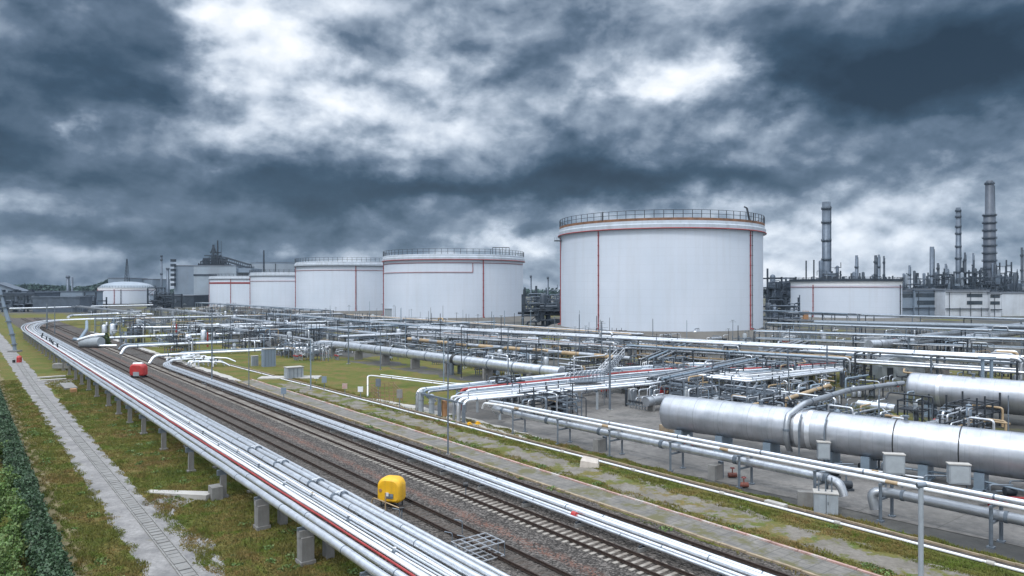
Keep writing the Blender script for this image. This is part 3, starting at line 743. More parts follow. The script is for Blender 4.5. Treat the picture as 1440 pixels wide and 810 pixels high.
# ================================================================= yellow box, red box, little rail-side things
yc = G(549, 716, 0) + Vector((0,.6,0)); yd = Vector((1,-.28,0)).normalized(); yn = Vector((yd.y,-yd.x,0))
root = thing('signal_box', 'bright yellow rounded equipment box standing on the track by the left rack', 'equipment box', yc)
rounded_box(yc, yd, 1.85, 1.25, .42, 2.2, .62, 8).build('housing', yellow, root)
mb = MB()
for a in (-.65,.65):
    for b in (-.4,.4): mb.beam(yc+yd*a+yn*b+Vector((0,0,.05)), yc+yd*a+yn*b+Vector((0,0,.55)), .09)
mb.build('leg', dsteel, root)
fr = yc + yn*(.60)
mb = MB(); M_ = fr+Vector((0,0,1.0))
mb.obox(fr+yd*.1+yn*.02, yd, .62, .10, .78, 1.12); mb.build('panel', steel, root)
mb = MB(); mb.obox(fr+yd*-.05+yn*.08, yd, .22, .05, .95, 1.20); mb.build('plate', whitep, root)
mb = MB(); mb.obox(fr+yd*.3+yn*.08, yd, .2, .05, .9, 1.08); mb.build('switch', bluepipe, root)
mb = MB(); mb.tube([fr+yd*-.6+Vector((0,0,1.32)), fr+yd*-.6+yn*.06+Vector((0,0,1.32))], .13, 12); mb.build('port', orange, root)
mb = MB(); P = fillet([fr+yd*-1.35+Vector((0,0,.15)), fr+yd*-1.25+Vector((0,0,.75)), fr+yn*.45+yd*.0+Vector((0,0,.62)), fr+yn*.5+yd*1.3+Vector((0,0,.25))], .3); mb.tube(P, .045, 8)
mb.tube([fr+yn*.45+Vector((0,0,.05)), fr+yn*.45+Vector((0,0,1.3))], .05, 8); mb.build('handrail', ochre, root)
rc = G(195, 531, 0); rdv = Vector((1,-.1,0)).normalized(); rn = Vector((rdv.y,-rdv.x,0))
root = thing('signal_box', 'red rounded box with a white top standing on the track farther along the left rack', 'equipment box', rc)
rounded_box(rc, rdv, 2.7, 1.6, .35, 2.45, .7).build('housing', redplas, root)
mb = MB(); mb.tube([rc-rdv*.95+Vector((0,0,2.38)), rc+rdv*.75+Vector((0,0,2.44))], .3, 10); mb.build('top_cover', whitep, root)
mb = MB(); mb.obox(rc+rn*.82+rdv*.05, rdv, 1.1, .1, .35, 1.1); mb.build('door', cabinet, root)
mb = MB()
for a in (-.9,.9): mb.obox(rc+rdv*a, rdv, .3, 1.3, .04, .5)
mb.build('base', dsteel, root)
for i, (px, py, h, lab) in enumerate([(655, 700, 1.0, 'small black signal lamp on a short post between the tracks'), (565, 729, .7, 'short steel post in front of the yellow box')]):
    b = G(px, py, 0); root = thing('marker_post', lab, 'signal' if i == 0 else 'post', b)
    mb = MB(); mb.tube([b, b+Vector((0,0,h))], .04, 8); mb.build('post', steel, root)
    mb = MB(); mb.tube([b+Vector((-.18,0,h)), b+Vector((.18,0,h+.02))], .19 if i == 0 else .08, 12); mb.build('lamp', black, root)
for i, (px, py, h) in enumerate([(650, 752, .9), (654, 773, .8), (636, 763, .6), (562, 733, .8), (533, 560, .8), (575, 584, .9), (290, 548, .9), (170, 505, 1.)]):
    b = G(px, py, 0); mb = MB(); mb.tube(fillet([b, b+Vector((0,0,h)), b+Vector((-.5,.1,h+.05))], .15), .035, 7)
    solo('vent_post', mb, steel, 'short bent steel stub beside the railway track, %s from the left' % nth([5,7,6,4,2,3,1,0][i]), 'post', b, 'bent steel stubs along the tracks')
b = W(35.6, 33.0, .6); mb = MB(); mb.tube([b-D*.2, b+D*.2], .2, 10); solo('pipe_marker', mb, redplas, 'small red band marker around the low silver pipes', 'marker', b)
# galvanised cage at the bottom of the picture
b0 = W(34.4, 23.6, .1); root = thing('steel_cage', 'open galvanised steel cage frame at the bottom edge beside the track', 'cage', b0)
mb = MB(); q = random.Random(3)
def wp(a, b, z): return W(33.6+a, 23.0+b, z)
L_, W_, H_ = 1.9, 2.5, .8
for z in (.15, .15+H_):
    for k in range(5): mb.beam(wp(0, W_*k/4, z), wp(L_, W_*k/4, z), .05)
    for k in range(4): mb.beam(wp(L_*k/3, 0, z), wp(L_*k/3, W_, z), .06)
mb.build('grid', bright, root)
mb = MB()
for a in range(4):
    for b in (0, W_): mb.beam(wp(L_*a/3, b, .05), wp(L_*a/3, b, .15+H_), .06)
mb.beam(wp(0,0,.15), wp(L_,0,.95), .05); mb.beam(wp(0,0,.95), wp(L_,0,.15), .05); mb.build('posts', steel, root)
# things left
b = G(27, 510, 0); root = thing('fire_hydrant', 'small red hydrant cabinet with a dark base on the far path', 'hydrant', b)
mb = MB(); mb.tube([b, b+Vector((0,0,1.1))], .5, 14); mb.lathe(b, [(.5,1.1),(.38,1.4),(.0,1.55)], 14); mb.build('body', redplas, root)
mb = MB(); mb.tube([b+Vector((-1.,-.2,0)), b+Vector((-1.,-.2,.6))], .28, 10); mb.build('valve', black, root)
# leaning blue-grey mast
P = [at(21, 494, 178), at(20, 484, 178), at(17, 470, 178), at(12, 452, 178), at(6, 432, 178), at(2, 415, 178), at(0, 404, 178)]
root = thing('leaning_mast', 'tall blue grey mast leaning left over the path at the left picture edge', 'mast', P[0])
mb = MB(); mb.tube(P, [.4,.42,.45,.45,.4,.3,.2], 10); mb.build('mast', bluewall, root)
mb = MB(); 
for i in range(1, 6): mb.tube([P[i]-Vector((0,0,.12)), P[i]+Vector((0,0,.12))], .72, 12)
mb.build('collar', steel, root)
mb = MB(); mb.obox(P[0], (1,0,0), 2.2, 2.2, -.05, .4); mb.build('base', concrete, root)

# ================================================================= right rack (two white pipes over one thick pipe)
def vr(u, v0=51.6, k=-.052): return v0 + k*(u-15)
us = [66,64,60,55,50,45,40,35,30,25,20,15,10,4,-4]
pipe([W(68.3,49.6,2.0), W(67.5,48.9,2.75)] + curve(us[1:], lambda u: vr(u,51.55,-.050), 2.85), .17, bright, 'upper white pipe on the right rack, the one nearer the big vessel', rf=.8, ring=8, rr=1.06, group='pipes on the right rack')
pipe([W(67.5,48.0,2.0), W(67,47.9,2.7)] + curve(us[1:], lambda u: vr(u,50.35,-.045), 2.78), .13, whitep, 'upper white pipe on the right rack with yellow bands, nearer the camera', rf=.8, ring=13, ringm=ochre, rr=1.06, rl=.8, group='pipes on the right rack')
pipe(curve([64,55,45,35,25,15,5,-4], lambda u: vr(u,50.95,-.048), 2.72), .06, steel, 'thin grey line between the two white pipes of the right rack', ring=0, seg=8, group='pipes on the right rack')
pipe([W(67.6,50.4,1.2), W(67.2,49.3,1.95), W(65,48.95,2.0)] + curve([60,52,44,36,30,27.2], lambda u: 51.2-.045*(u-15)-.1, 1.95) + [W(26.3,50.6,1.8), W(26.0,50.6,.9)], .34, silver, 'thick silver pipe slung under the left half of the right rack', rf=.7, ring=7.5, rr=1.14, rl=.35, group='pipes on the right rack', seg=18)
pipe([W(23.6,50.3,.6), W(23.9,50.3,1.75)] + curve([23,20,15,10,4,-4], lambda u: 51.2-.045*(u-15)-.1, 1.85), .34, silver2, 'thick silver pipe slung under the right half of the right rack, past the cabinet', rf=.6, ring=6, rr=1.12, rl=.2, group='pipes on the right rack', seg=18)
rk = [61.5, 54.5, 47.5, 40.5, 33.8, 27.6, 23.0, 16.5, 10, 3]
f0 = None
for i, u in enumerate(rk):
    v = vr(u, 51.0, -.05)
    if f0 is None:
        root = thing('pipe_stand', 'x', 'pipe support', W(u,v,0), 'steel stands under the right rack'); f0 = root
        for s2 in (-.85,.85):
            mb = MB(); mb.beam(W(u,v+s2,0), W(u,v+s2,2.6), .16); mb.obox(W(u,v+s2), D, .4, .4, -.1, .12); mb.build('post', steel, root)
        mb = MB(); mb.beam(W(u,v-1.0,2.55), W(u,v+1.0,2.55), .14, .16); mb.build('top_beam', steel, root)
        mb = MB(); mb.beam(W(u,v-.9,1.52), W(u,v+.9,1.52), .14, .14); mb.build('lower_beam', steel, root)
        b = root
    else: b = copy_tree(f0); b.location = W(u,v,0)
    b['label'] = 'steel two-post stand under the right rack, %s from its far end' % nth(i)
for i, (px, py) in enumerate([(843, 635), (1006, 674)]):
    b = G(px, py, 0); root = thing('anchor_block', ['grey concrete anchor block under the right rack, left one','grey concrete anchor block under the right rack, right one'][i], 'anchor block', b)
    mb = MB(); mb.obox(b-D*0, D, .7, 1.1, -.1, 1.25); mb.build('block', concrete, root)
    mb = MB(); mb.obox(b+N*.75, D, .35, .3, -.1, 1.4); mb.build('post', steel, root)
for i, (px, py, lab) in enumerate([(1030,672,'rusty red valve on the yard beside the right anchor block'), (1046,686,'small rusty brown valve right of the anchor block')]):
    b = G(px,py,0); root = thing('yard_valve', lab, 'valve', b)
    mb = MB(); mb.tube([b+Vector((-.35,0,.25)), b+Vector((.35,0,.25))], .2, 12); mb.tube([b+Vector((0,0,.25)), b+Vector((0,0,.8))], .05, 8); mb.build('body', mat('rusty red', (.16,.05,.035), .7, 0, .3, 4.), root)
    mb = MB(); mb.lathe(b+Vector((0,0,.8)), [(.18,0),(.2,.03),(.18,.06)], 14); mb.build('hand_wheel', redp, root)
# control cabinet on legs by the right rack
b = G(1161, 722, 0); root = thing('control_cabinet', 'pale grey control cabinet standing in front of the right rack', 'cabinet', b)
mb = MB(); mb.obox(b, Vector((1,-.35,0)), 1.55, 1.0, .08, 1.5); mb.build('body', cabinet, root)
mb = MB(); mb.obox(b, Vector((1,-.35,0)), 1.65, 1.1, 1.5, 1.57); mb.build('lid', lconcrete, root)
mb = MB(); dd_ = Vector((1,-.35,0)).normalized(); nn_ = Vector((dd_.y,-dd_.x,0)); mb.obox(b+nn_*.51+dd_*.0, dd_, .03, .02, .2, 1.45); mb.obox(b+nn_*.52+dd_*.12, dd_, .04, .04, .75, .95); mb.build('handle', dsteel, root)
mb = MB()
for k in (-.45,.0,.4): mb.tube([b+dd_*k+Vector((0,0,1.55)), b+dd_*k+Vector((0,0,2.6))], .05, 8)
mb.build('conduit', steel, root)
mb = MB(); b2 = G(1133, 712, 0); mb.obox(b2, dd_, 1.1, .6, -.1, 1.1); solo('concrete_block', mb, concrete, 'plain grey concrete block left of the pale control cabinet', 'concrete block', b2)
b = G(829, 656, 0); mb = MB()
mb.add([b+Vector(p) for p in ((-.95,-.5,-.1),(.75,-.75,-.1),(1.0,.55,-.1),(-.6,.7,-.1),(-.85,-.4,.62),(.65,-.65,.42),(.85,.45,.58),(-.5,.6,.85))],
       [(0,3,2,1),(4,5,6,7),(0,1,5,4),(1,2,6,5),(2,3,7,6),(3,0,4,7)])
solo('concrete_boulder', mb, mat('pinkish stone', (.42,.38,.34), .85, 0, .15, 2., .3), 'pale wedge of concrete lying across the thin white ground pipe', 'boulder', b)
b = G(1091,712,0); mb = MB(); mb.obox(b, D, 1.6, .5, 0, .3); solo('concrete_slab', mb, lconcrete, 'small pale slab on the thin ground pipe below the right rack', 'slab', b)
# foreground post
b = W(22.4, 45.9, 0); b = Vector((.575*36.0, 36.0, 0)); root = thing('steel_post', 'tall grey steel post nearest the camera, rising from the bottom edge', 'post', b)
mb = MB(); mb.tube([b, b+Vector((0,0,5.9))], [.13,.12], 12); mb.build('post', cabinet, root)
mb = MB(); mb.tube([b+Vector((-.2,0,6.0)), b+Vector((.25,0,6.05))], .13, 10); mb.tube([b+Vector((0,0,5.9)), b+Vector((0,0,6.05))], .09, 8); mb.build('cap', steel, root)

# ================================================================= big silver vessels
def vessel(a, b, Rv, label, bands, saddles, dark=None):
    a = Vector(a); b = Vector(b); L = (b-a).length; d = (b-a).normalized(); rz = math.atan2(d.y, d.x)
    root = thing('pressure_vessel', label, 'pressure vessel', Vector((a.x, a.y, 0))); root.rotation_euler = (0,0,rz)
    def loc(name, mb, m):
        o = mb.build(name, m, None, (0,0,0)); o.parent = root; o.location = (0,0,a.z); return o
    mb = MB(); prof = []
    for k in range(9): th = R(90*k/8); prof.append((-Rv*.34*math.cos(th), Rv*math.sin(th)*.999))
    prof += [(L*k/12, Rv) for k in range(1, 13)]
    for k in range(1, 9): th = R(90*k/8); prof.append((L+Rv*.34*math.sin(th), Rv*math.cos(th)))
    mb.tube([(x,0,0) for x, r in prof], [max(r,.02) for x, r in prof], 56); loc('shell', mb, vesselm)
    for x in bands[0]:
        mb = MB(); mb.tube([(x-.045,0,0),(x+.045,0,0)], Rv+.035, 56); loc('band', mb, black)
    for x in bands[1]:
        mb = MB(); mb.tube([(x-.2,0,0),(x+.2,0,0)], Rv+.03, 56); loc('jacket', mb, bright)
    for x in bands[2]:
        mb = MB(); mb.tube([(x-.03,0,0),(x+.03,0,0)], Rv+.014, 56); loc('seam', mb, silver2)
    for x in saddles:
        mb = MB(); mb.box((x-.35,-Rv*.72,-a.z), (x+.35,Rv*.72,-Rv*.86)); mb.box((x-.45,-Rv*.8,-a.z), (x+.45,Rv*.8,-a.z+.25)); loc('saddle', mb, bluepipe)
    for x in [L*.22, L*.5, L*.78]:
        mb = MB(); mb.tube([(x,0,Rv-.1),(x,0,Rv+.35)], .16, 12); mb.tube([(x,0,Rv+.33),(x,0,Rv+.42)], .27, 12); loc('nozzle', mb, steel)
    return root
Va = G(941, 579, 3.05); Vb = G(1440, 643.5, 2.95); dV = (Vb-Va).normalized()
Lv = (Vb-Va).length
v1b = Va + dV*(Lv+14)
def xof(px):     # distance along the vessel axis for a photo column
    k = (px-720)/1000; return (k*Va.y - Va.x)/(dV.x - k*dV.y)
vessel(Va, v1b, 1.78, 'long silver horizontal vessel in front, its rounded end facing the yard',
       ([xof(1168), xof(1262), xof(1353), xof(1460)], [xof(1128), xof(1143)], [xof(985), xof(1020), xof(1060), xof(1088)]), [xof(962), xof(1018), xof(1085), xof(1170), xof(1222), xof(1302), xof(1380), xof(1480)])
Wa = G(1284, 546, 3.2); Wb = G(1440, 560, 3.2); dW = (Wb-Wa).normalized()
vessel(Wa, Wa+dW*30, 2.02, 'shorter fat silver vessel behind at the right edge, with a yellow spot', ([21], [3.2], [1.0, 6., 9, 12, 16]), [2, 8, 14, 20, 27])
# its hoop pipe
def Vp(px, off_n, z): p = Va + dV*xof(px); return Vector((p.x, p.y, 0)) + Vector((dV.y,-dV.x,0))*off_n + Vector((0,0,z))
nv = Vector((dV.y,-dV.x,0))
ring = [Vp(1117, 2.15*math.cos(R(a)), 3.0+2.15*math.sin(R(a))) for a in range(-58, 100, 9)]
P = [ring[0]-Vector((0,0,.2))] + ring[:12] + [Vp(1130, .0, 5.35)] + [G(1193,548.5,5.4), G(1270, 538.5, 5.2)]
pipe(P, .26, silver2, 'bent grey pipe wrapping down over the front of the long silver vessel', rf=.7, ring=5, rr=1.15, rl=.2, seg=14)
for i, px in enumerate((1134, 1169)):
    P = [Vp(px, 2.0*math.cos(R(a)), 3.0+2.0*math.sin(R(a))) for a in range(-10, 60, 10)]
    mb = MB(); mb.tube([Vector((P[0].x,P[0].y,0))]+P, .075, 8); solo('vent_pipe', mb, steel, ['thin vertical pipe rising up the front of the long vessel by the jacket bands', 'thin vertical pipe on the vessel just right of the first cabinet'][i], 'pipe', Vector((P[0].x,P[0].y,0)))
# cabinets in front of the vessel
for i, (px, py0, py1, wpx, lab) in enumerate([(1158,621,662,16,'narrow tall pale cabinet in front of the long vessel, leftmost'), (1257,638,686,26,'square pale cabinet in front of the long vessel, middle one'),
                                   (1348,652,700,27,'tall pale cabinet in front of the long vessel, rightmost')]):
    b = G(px, py1, 0); h = 16-(py0-405)*b.y/1000; wd = wpx*b.y/1000
    root = thing('junction_cabinet', lab, 'cabinet', b, 'cabinets in front of the long vessel')
    dd_ = Vector((1,-.25,0)).normalized(); nn_ = Vector((dd_.y,-dd_.x,0))
    mb = MB(); mb.obox(b, dd_, wd, .6, h*.42, h-.05); mb.build('body', cabinet, root)
    mb = MB(); mb.obox(b, dd_, wd+.1, .72, h-.05, h+.03); mb.build('hood', lconcrete, root)
    mb = MB(); mb.obox(b+nn_*.31, dd_, wd*.86, .03, h*.46, h-.15); mb.build('door', mat('cabinet door', (.31,.345,.37), .45), root)
    for k in (-.4,.4):
        mb = MB(); mb.beam(b+dd_*wd*k, b+dd_*wd*k+Vector((0,0,h*.45)), .1); mb.build('leg', steel, root)
# stuff under the vessel
b = Vp(977, 1.7, 0); root = thing('valve_cluster', 'cluster of red and white hand wheels beneath the long vessel', 'valve', b)
for k in range(7):
    q0 = b+Vector((rnd.uniform(-.7,.7), rnd.uniform(-.4,.4), rnd.uniform(.3,1.2)))
    mb = MB(); mb.tube([q0-Vector((0,.05,0)), q0+Vector((0,.05,0))], rnd.uniform(.14,.24), 12); mb.build('hand_wheel', [redplas, whitep, redplas][k % 3], root)
mb = MB(); mb.tube([b+Vector((-.8,0,.2)), b+Vector((.9,0,.25))], .13, 10); mb.tube([b, b+Vector((0,0,1.1))], .07, 8); mb.build('body', steel, root)
b = G(937,608,0); mb = MB(); mb.obox(b, D, 1.2, 1.0, 0, .85); solo('crate', mb, wood, 'tan wooden crate under the rounded end of the long vessel', 'crate', b)
b = G(1420,712,0); mb = MB(); mb.beam(b+Vector((-2.2,0,.6)), b+Vector((3,-.5,.5)), .4, .35); mb.beam(b+Vector((-1.5,0,0)), b+Vector((-1.5,0,.6)), .15); mb.beam(b+Vector((2,-.4,0)), b+Vector((2,-.4,.6)), .15)
solo('red_beam', mb, redp, 'dark red beam on short legs under the right end of the long vessel', 'beam', b)
for i, (px, py, h) in enumerate([(1190, 690, 1.4), (1215, 664, 1.1), (1240, 672, 1.3), (1300, 690, 1.2), (1392, 704, 1.2), (1172,672,1.2), (1420,700,1.3)]):
    b = G(px, py, 0); root = thing('pump', 'dark pump with pipe stubs under the long vessel, %s from the left' % nth([1,2,3,4,5,0,6][i]), 'pump', b, 'pumps under the long vessel')
    mb = MB(); mb.tube([b+Vector((-.4,0,.5)), b+Vector((.4,0,.5))], .3, 12); mb.box(tuple(b+Vector((-.5,-.3,0))), tuple(b+Vector((.5,.3,.2)))); mb.build('body', dsteel, root)
    mb = MB(); mb.tube(fillet([b+Vector((0,0,.5)), b+Vector((0,0,h)), b+Vector((1.6,-.2,h))], .2), .07, 8); mb.tube([b+Vector((-.6,0,.5)), b+Vector((-1.5,.2,.45))], .09, 8); mb.build('pipe_stub', steel, root)
pipe([G(1245,655,1.), G(1345,668,.9), G(1440,690,.8)], .09, bluepipe, 'thin blue grey pipe running low behind the right rack cabinets', ring=4, seg=8)
pipe([G(1175,655,1.0), G(1235,663,1.0), G(1300,672,.9)], .07, whitep, 'thin white hose line behind the middle cabinet', seg=8, ring=6, ringm=ochre, rr=1.3, rl=.5)

# ================================================================= storage tanks
def tank(px, ybase, zb, hw, ytop, label, pipes, ringred=0, rust_edge=False, rail=True, band=None, shade=None, seg=112, ladder=None, gird=True, grey=False, small=False, darktop=False, dome=0):
    Z = (CAMZ-zb)/(ybase-405)*1000; X = (px-720)*Z/1000; c0 = Vector((X, Z, zb))
    phi = math.atan2(X, Z); dist = math.hypot(X, Z)
    # silhouette half width in pixels -> radius
    Rr = hw/1000*Z*.985; top = CAMZ-(ytop-405)*Z/1000; H = top-zb
    root = thing('storage_tank', label, 'storage tank', c0, 'round storage tanks')
    face = math.atan2(-X, -Z)                      # azimuth of the side towards the origin
    m_ = ltank if grey else tankm
    mb = MB(); mb.lathe(c0, [(Rr,0),(Rr,H-1.6)], seg); mb.build('shell', m_, root)
    k = .55 if small else 1.
    if gird:
        mb = MB(); mb.lathe(c0, [(Rr+.003,H-1.6),(Rr+.9*k,H-1.5),(Rr+.95*k,H-.1),(Rr+.55*k,H+.2),(Rr+.5*k,H+1.1),(Rr+.12,H+1.25),(Rr-.2,H+1.25)], seg, smooth=False); mb.build('wind_girder', girdm, root)
        mb = MB(); mb.arc_tube(c0, Rr+1.0*k, H-1.35, .16+.04*(not small), 0, 2*math.pi, 112, 6); mb.build('ring_pipe', redp if ringred else dsteel, root)
    else:
        mb = MB(); mb.lathe(c0, [(Rr+.003,H-1.6),(Rr,H-.0),(Rr+.3,H),(Rr+.3,H+.3),(Rr-.3,H+.3)], seg, smooth=False); mb.build('top_angle', white if not grey else bluewall, root)
    if rust_edge:
        mb = MB(); mb.lathe(c0, [(Rr+.50,H+1.1),(Rr+.54,H+1.9),(Rr+.1,H+1.92)], seg, smooth=False); mb.build('walkway_edge', rustedge, root)
    mb = MB(); mb.lathe(c0, [(Rr-.3,H+.25),(Rr*.5,H+.7),(0.01,H+.9)], 48); mb.build('roof', roofm if not grey else ltank, root)
    if dome: mb = MB(); mb.lathe(c0, [(Rr*.97*math.cos(R(a_)), H+dome*math.sin(R(a_))) for a_ in range(0,91,9)], 64); mb.build('dome', ltank, root)
    if darktop:
        mb = MB(); mb.lathe(c0, [(Rr+.32,H+.3),(Rr+.8,H+.3),(Rr+.8,H+1.5),(Rr-.1,H+1.5)], seg, smooth=False); mb.build('walkway_edge', dkunit, root)
    if rail:
        z0 = H+(1.85 if rust_edge else 1.2 if gird else .3); hr = 2.5 if not small else 2.0
        mb = MB(); nn = 76 if not small else 60
        for j in range(nn):
            a = 2*math.pi*j/nn; p = c0+Vector((math.sin(a)*(Rr+.45), math.cos(a)*(Rr+.45), z0)); mb.beam(p, p+Vector((0,0,hr)), .17)
        for zz_ in (hr, hr*.5): mb.arc_tube(c0, Rr+.45, z0+zz_, .075, 0, 2*math.pi, 96, 5)
        mb.build('railing', dsteel, root)
    for (f, w_, ztop, col) in pipes:
        a = face + math.asin(max(-1, min(1, -f)))       # f: -1 left edge .. 1 right edge as seen from the viewpoint
        p = c0 + Vector((math.sin(a)*(Rr+.25), math.cos(a)*(Rr+.25), 0)); zt = (H-1.3) if ztop is None else ztop
        mb = MB(); mb.tube([p, p+Vector((0,0,zt))], w_, 8); mb.rings([p, p+Vector((0,0,zt))], w_*1.7, 3.2, .2)
        mb.tube([p+Vector((0,0,.6)), c0+Vector((math.sin(a)*(Rr+1.3), math.cos(a)*(Rr+1.3), .2))], w_*1.1, 8)
        mb.build('riser_pipe', col, root)
    if band:
        for (f0, f1, zf) in band:
            a0 = face+math.asin(-f0); a1 = face+math.asin(-f1); mb = MB(); mb.arc_tube(c0, Rr+.2, H*zf, .13, a0, a1, 64, 6); mb.build('hoop_pipe', redp, root)
    return root, c0, Rr, H, face
mud = mat('bund earth', (.11,.105,.095), .9, 0, .15, .15)
def pad(c0, r):
    mb = MB(); b = Vector((c0.x, c0.y, 0)); mb.lathe(b, [(r+9,0),(r+4,c0.z-.02),(.01,c0.z-.02)], 72); struct('embankment', mb, mud)
T = {}
r, c0, Rr, H, face = tank(927, 458, 2.5, 140, 327, 'largest white storage tank, in the middle right, with a railing and red rim pipe',
     [(-.545,.17,None,redp), (.815,.17,None,redp), (.835,.10,None,dsteel), (-.999,.2,None,redp)], ringred=1, rust_edge=True, band=None); T[1] = (c0, Rr, H)
pad(c0, Rr)
# platform stair and mast on the big tank
a = face + math.asin(-.80); p = c0+Vector((math.sin(a)*(Rr+.4), math.cos(a)*(Rr+.4), H+1.6))
mb = MB(); mb.beam(p, p+Vector((-.9,0,4.2)), .5); mb.beam(p+Vector((-.9,0,4.2)), p+Vector((-1.8,0,4.6)), .4); mb.beam(p+Vector((1.2,0,0)), p+Vector((1.2,0,2.6)), .3); mb.build('vent_mast', dsteel, r)
a = face + math.asin(.50); p = c0+Vector((math.sin(a)*(Rr+.4), math.cos(a)*(Rr+.4), H+1.6))
mb = MB(); mb.beam(p, p+Vector((0,0,2.9)), .4); mb.build('gauge_post', dsteel, r)
a = face + math.asin(.97); p = c0+Vector((math.sin(a)*(Rr+.9), math.cos(a)*(Rr+.9), H-3.2)); mb = MB(); mb.obox(p, (1,0,0), 3.4, 2.6, p.z, p.z+.25)
for k in range(5): mb.beam(p+Vector((-1.6+.8*k,-1.2,.2)), p+Vector((-1.6+.8*k,-1.2,1.3)), .08)
mb.build('landing', dsteel, r)
r, c0, Rr, H, face = tank(638.5, 443, 2.0, 98.5, 365, 'large white tank beside the largest one, with a red pipe rectangle under its rim',
     [(-.995,.2,None,redp), (.385,.22,None,redp)], ringred=1, band=[(-.999,.97,.90), (-.99,.245,.745)]); T[2] = (c0, Rr, H); pad(c0, Rr)
a = face+math.asin(-.245); p = c0+Vector((math.sin(a)*(Rr+.2), math.cos(a)*(Rr+.2), 0)); mb = MB(); mb.tube([p+Vector((0,0,H*.745)), p+Vector((0,0,H*.90))], .14, 8); mb.build('riser_pipe', redp, r)
mb = MB()
for k in range(6): mb.beam(c0+Vector((Rr*.58+k*1.6, -Rr*.80, H+1.2)), c0+Vector((Rr*.58+k*1.6, -Rr*.80, H+4.6)), .22)
mb.beam(c0+Vector((Rr*.58, -Rr*.8, H+4.6)), c0+Vector((Rr*.58+8, -Rr*.8, H+4.6)), .3); mb.build('platform_frame', dsteel, r)
r, c0, Rr, H, face = tank(493, 435, 2.0, 75, 373, 'white tank between the large red-rectangle tank and the smaller row, red line below the rim',
     [(-.99,.2,None,redp), (.09,.22,None,redp), (.095,.12,H+2.5 if False else None,dsteel)], band=[(-.99,.6,.86)]); T[3] = (c0, Rr, H); pad(c0, Rr)
r, c0, Rr, H, face = tank(420, 433, 1.2, 65, 386.5, 'white tank fourth from the largest one, overlapped by its right neighbour', [(-.99,.2,None,redp)], band=[(-.99,.6,.80)], gird=True, small=True); T[4] = (c0, Rr, H); pad(c0, Rr)
r, c0, Rr, H, face = tank(357, 430, .8, 58.5, 391, 'smallest white tank of the left row, with broad red band, beside the silo tower', [(-.99,.15,None,redp), (-.5,.22,None,redp)], band=[(-.99,.5,.80)], small=True); T[5] = (c0, Rr, H); pad(c0, Rr)
mb = MB(); mb.lathe(c0, [(Rr+.05, H*.78), (Rr+.07, H*.84)], 96, smooth=True); mb.build('red_band', redp, r)
r, c0, Rr, H, face = tank(178.5, 426.5, 0.6, 36.5, 405, 'small far white tank at the left with dark and red uprights and a mast behind', [(-.42,.28,None,redp), (-.2,.3,None,dsteel), (.72,.35,None,dsteel), (-.98,.25,None,redp), (.86,.2,10,redp)], band=[(-.97,.97,.86)], small=True, gird=False, dome=6.5)
T[6] = (c0, Rr, H)
r, c0, Rr, H, face = tank(1188, 444.5, 1.5, 72, 397, 'white tank right of the largest one, in front of the tall chimney', [(-.545,.22,None,redp), (.94,.2,None,dsteel)], band=[(-.99,.98,.86)], small=True, gird=False, darktop=True); T[7] = (c0, Rr, H); pad(c0, Rr)
mb = MB(); q = random.Random(8)
for k in range(46):
    a = face + math.asin(q.uniform(-.97,.97)); p = c0+Vector((math.sin(a)*(Rr-1.5), math.cos(a)*(Rr-1.5), H+.2)); h = q.choice([.8,1.2,1.6,2.4]); mb.beam(p, p+Vector((0,0,h)), q.uniform(.2,.7))
    if k % 3 == 0: mb.beam(p+Vector((0,0,h)), p+Vector((q.uniform(1,4),0,h)), .25)
mb.build('roof_fittings', dkunit, r)
tank(397, 425.3, 0.5, 44, 370.5, 'grey blue tank rising behind the left row of white tanks', [(-.2,.3,None,dsteel), (.5,.3,None,dsteel)], grey=True, gird=False, rail=False)
# small sample cabinets and pipes at tank feet
for i, (px, py, h, wd, m_, lab) in enumerate([(1128,448,3.5,2.2,orange,'orange cabinet at the foot of the right tank'), (549,447,4.5,3.8,cabinet,'pale kiosk at the left foot of the red-rectangle tank'),
                                     (1104,447,2.2,2.2,orange,'small orange hut at the left corner of the right tank')]):
    b = G(px, py, 1.2); b.y -= 4; mb = MB(); mb.obox(b, (1,0,0), wd, wd*.7, 0, 1.2+h); mb.obox(b, (1,0,0), wd+.5, wd*.7+.5, 1.2+h, 1.5+h); solo('kiosk', mb, m_, lab, 'kiosk', Vector((b.x,b.y,0)))

# ---- long low bund walls in front of the tanks
for i, (u0, u1, v, h, lab) in enumerate([(120, 560, 158.5, 2.0, 'long grey bund wall running in front of the row of tanks'), (0, 118, 160.5, 1.8, 'low bund wall in front of the largest tank')]):
    mb = MB(); mb.obox(W((u0+u1)/2, v), D, u1-u0, .6, 0, h); mb.obox(W((u0+u1)/2, v), D, u1-u0, 1.0, h, h+.25)
    solo('bund_wall', mb, concrete, lab, 'wall', W(u0, v, 0))

